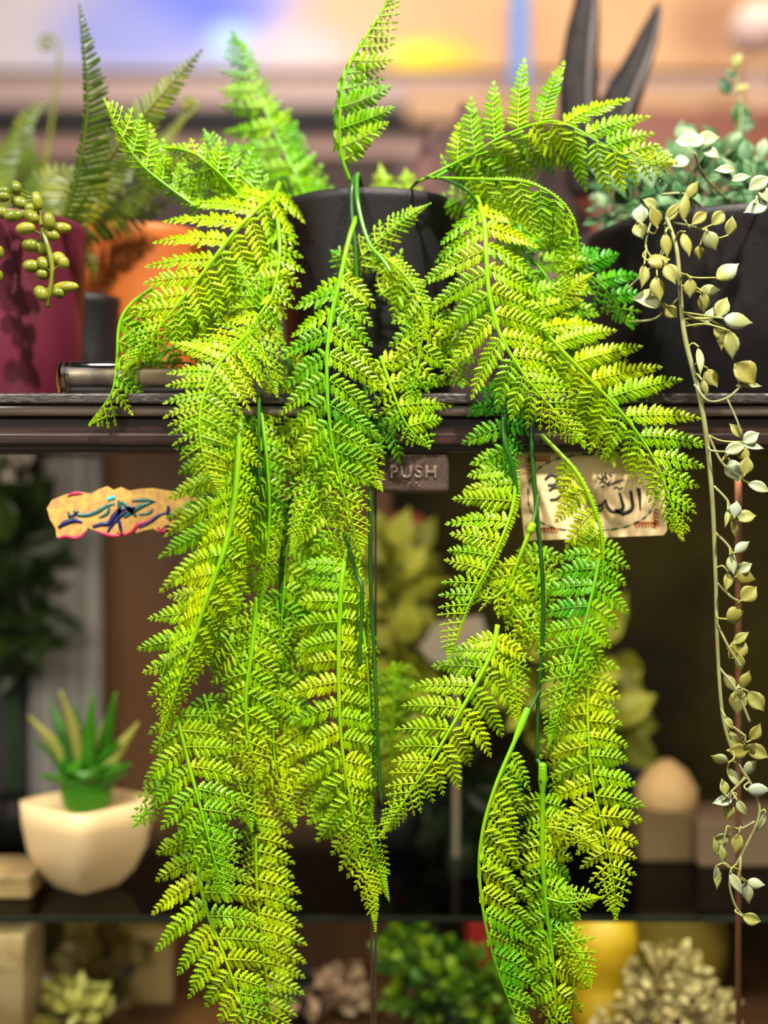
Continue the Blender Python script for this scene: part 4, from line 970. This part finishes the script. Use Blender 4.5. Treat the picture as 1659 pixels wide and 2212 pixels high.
ml = leaf_mat('olive_yellow_leaf', (.14, .13, .01), (.30, .32, .02), (.55, .55, .08))
bushthing('green_bush', 'bushy green artificial plant low in the cabinet below the middle', 'potted plant', 960, .33, ZB, [(960, 2130, 120, 100, 230), (880, 2060, 60, 60, 90), (1060, 2170, 70, 60, 80)], gl, 21, 32, (.24, .40))
bushthing('cream_flower_bush', 'cluster of small cream flowers at the bottom right of the cabinet', 'potted plant', 1440, .30, ZB, [(1440, 2130, 90, 90, 160), (1380, 2190, 110, 50, 90), (1520, 2180, 80, 50, 80)], cr_, 22, 21, (.22, .36))
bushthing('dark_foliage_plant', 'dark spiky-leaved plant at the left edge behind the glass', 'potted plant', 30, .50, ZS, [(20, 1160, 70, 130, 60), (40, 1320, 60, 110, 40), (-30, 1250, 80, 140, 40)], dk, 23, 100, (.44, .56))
bushthing('olive_yellow_plant', 'blurred yellow-green leafy plant behind the latch and centre fronds', 'potted plant', 850, .46, ZS, [(850, 1280, 60, 110, 60), (870, 1420, 60, 60, 30), (840, 1560, 60, 120, 40)], ml, 24, 80, (.38, .54))
bushthing('leafy_vine', 'leafy yellow-green plant behind the right-hand fronds inside cabinet', 'potted plant', 1300, .46, ZS, [(1310, 1560, 50, 70, 22), (1260, 1420, 80, 70, 26), (1180, 1500, 80, 90, 26)], ml, 25, 90, (.36, .54))
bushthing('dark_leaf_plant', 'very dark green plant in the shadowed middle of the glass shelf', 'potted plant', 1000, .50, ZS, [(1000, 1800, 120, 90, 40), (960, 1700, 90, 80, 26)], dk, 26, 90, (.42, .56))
bushthing('pink_flower_plant', 'dusty pink flower cluster left of the green bush in cabinet', 'potted plant', 640, .40, ZB, [(660, 2150, 90, 40, 50), (740, 2130, 60, 40, 30), (900, 2185, 40, 30, 40)], pk, 27, 34, (.34, .46))
bushthing('yellow_flower_bush', 'pale yellow flower heads at the bottom left corner of the cabinet', 'potted plant', 150, .33, ZB, [(150, 2180, 70, 50, 110), (60, 2215, 50, 20, 20)], leaf_mat('pale_yellow_petal', (.35, .32, .05), (.66, .60, .14), (.80, .74, .30)), 28, 34, (.26, .38))
bushthing('brown_grass_plant', 'brownish dried fern tuft low at the left inside the cabinet', 'potted plant', 250, .46, ZB, [(230, 2080, 60, 90, 50), (170, 2140, 60, 50, 30)], leaf_mat('dry_brown_leaf', (.10, .06, .015), (.22, .15, .03), (.34, .24, .06)), 29, 70, (.40, .52))
bushthing('white_bloom', 'white flower with yellow-green leaf at the left edge under the rail', 'potted plant', -30, .48, ZS, [(10, 1010, 40, 26, 14), (-10, 1010, 40, 30, 14)], leaf_mat('white_petal', (.5, .45, .42), (.68, .60, .55), (.8, .75, .7)), 30, 60, (.44, .52))
# yellow fruit shapes, bread-like cream shape, boxes
def inner(name, label, cat, px, py0, rpx, rz, y, m, seed, zbase, amp=.1):
    k = pxm(y); zc = at(px, py0, y).z-rz*k
    mb = MB()
    lump(mb, (at(px, 0, y).x, y, max(zc, zbase+rz*k*.9)), (rpx*k, min(rpx*k*.8, .05), rz*k), seed, amp=amp)
    return put(mb.build(name, m), label, cat)
yel = mat('golden_yellow_glaze', (.56, .33, .008), rough=.5, col2=(.44, .25, .005), scale=8)
def jar(name, label, px, y, zb, prof, m, cat='vase', sc=1.0):
    x = at(px, 0, y).x; mb = MB(); lathe(mb, (x, y, zb+.0005), prof, seg=48)
    return put(mb.build(name, m), label, cat)
k = pxm(.34)
jar('gourd', 'golden yellow rounded gourd low in the cabinet right of the fern', 1300, .34, ZB, [(.016, 0), (.032, .008), (.036, .04), (.03, .06), (.029, .07), (.037, .09), (.041, .115), (.037, .135), (.02, .15), (.004, .155)], yel, 'gourd')
jar('mustard_vase', 'dull mustard vase behind the golden gourd', 1450, .47, ZB, [(.03, 0), (.06, .02), (.07, .07), (.064, .12), (.05, .15), (.035, .16), (.03, .156), (.01, .15)], mat('mustard_glaze', (.17, .11, .006), rough=.6), 'vase')
jar('bread_roll_ornament', 'pale peach rounded ornament on a tan block at right', 1440, .42, at(0, 1755, .42).z, [(.03, 0), (.036, .010), (.036, .03), (.024, .05), (.008, .062), (.001, .064)], mat('pale_peach_ceramic', (.66, .42, .20), rough=.6), 'ornament')
def innerbox(name, label, cat, x0, y0, x1, y1, y, dep, m):
    return slab(name, x0, y0, x1, y1, y, dep, m, label, cat)
def zpx(z, y): return H/2-(z-CAM.z)*F/(y-CAM.y)
tan = mat('tan_block', (.14, .085, .035), rough=.7)
innerbox('display_block', 'tan wooden display block under the pale peach ornament', 'block', 1385, 1755, 1500, zpx(ZS, .38)-.5, .38, .08, tan)
innerbox('gift_box', 'beige flat box on the glass shelf at the right edge', 'box', 1510, 1775, 1720, zpx(ZS, .36)-.5, .36, .1, mat('beige_card', (.20, .125, .08), rough=.7))
innerbox('cream_carton', 'cream carton at the left edge beside the small planter', 'box', -60, 1890, 66, zpx(ZS, .24)-.5, .24, .08, mat('cream_carton_card', (.34, .22, .09), rough=.7, col2=(.24, .15, .07), scale=40))
innerbox('price_card_box', 'small cream box below the glass shelf at the left edge', 'box', -60, 2020, 52, zpx(ZB, .24)-.5, .24, .08, mat('cream_box_card', (.20, .13, .05), rough=.7, col2=(.28, .2, .1), scale=30))
innerbox('leaning_board', 'tan leaning board low between planter and the hanging fronds', 'board', 258, 2010, 372, zpx(ZB, .44)-.5, .44, .02, mat('tan_board_card', (.34, .22, .09), rough=.7))
innerbox('grey_panel', 'pale grey upright panel behind the left glass door', 'panel', 62, 985, 218, zpx(ZS, .52)-.5, .52, .02, mat('pale_grey_cloth', (.30, .27, .27), rough=.8, col2=(.16, .15, .16), scale=5, stretch=(14, 1, .6)))
innerbox('dark_slate_panel', 'dark slate board behind the dark plant at the left edge', 'board', -160, 990, 62, zpx(ZS, .555)-.5, .545, .012, mat('slate_board', (.035, .035, .042), rough=.7))
innerbox('blue_book', 'dark blue box behind the right fronds near the shelf', 'box', 1300, 1620, 1392, zpx(ZS, .5)-.5, .5, .05, mat('navy_card', (.012, .012, .05), rough=.6))
innerbox('red_box', 'red box behind the long curved frond at lower right', 'box', 1010, 1935, 1100, zpx(ZB, .42)-.5, .42, .05, mat('red_card', (.42, .015, .015), rough=.6))
innerbox('red_tin', 'blurred brick-red tin behind the latch', 'tin', 838, 1110, 915, zpx(ZS, .53)-.5, .53, .04, mat('brick_red_tin', (.36, .06, .04), rough=.6))
mb = MB(); y = .40
a = [at(905, 1400, y), at(940, 1345, y), at(1040, 1330, y), at(1062, 1400, y), at(1010, 1440, y), at(930, 1430, y)]
V = a+[p+Vector((0, .01, 0)) for p in a]; n = 6
xx = at(985, 0, y)
mb.add(V, [tuple(range(n))[::-1], tuple(range(n, 2*n))]+[(i, (i+1) % n, n+(i+1) % n, n+i) for i in range(n)])
box(mb, (xx.x-.003, y+.001, ZS+.0005), (xx.x+.003, y+.007, at(0, 1435, y).z))
put(mb.build('leaf_sign', mat('beige_grey_leaf', (.30, .22, .16), rough=.6, col2=(.22, .22, .20), scale=20), smooth=False), 'beige-grey leaf-shaped card on a stick behind the fronds', 'ornament')
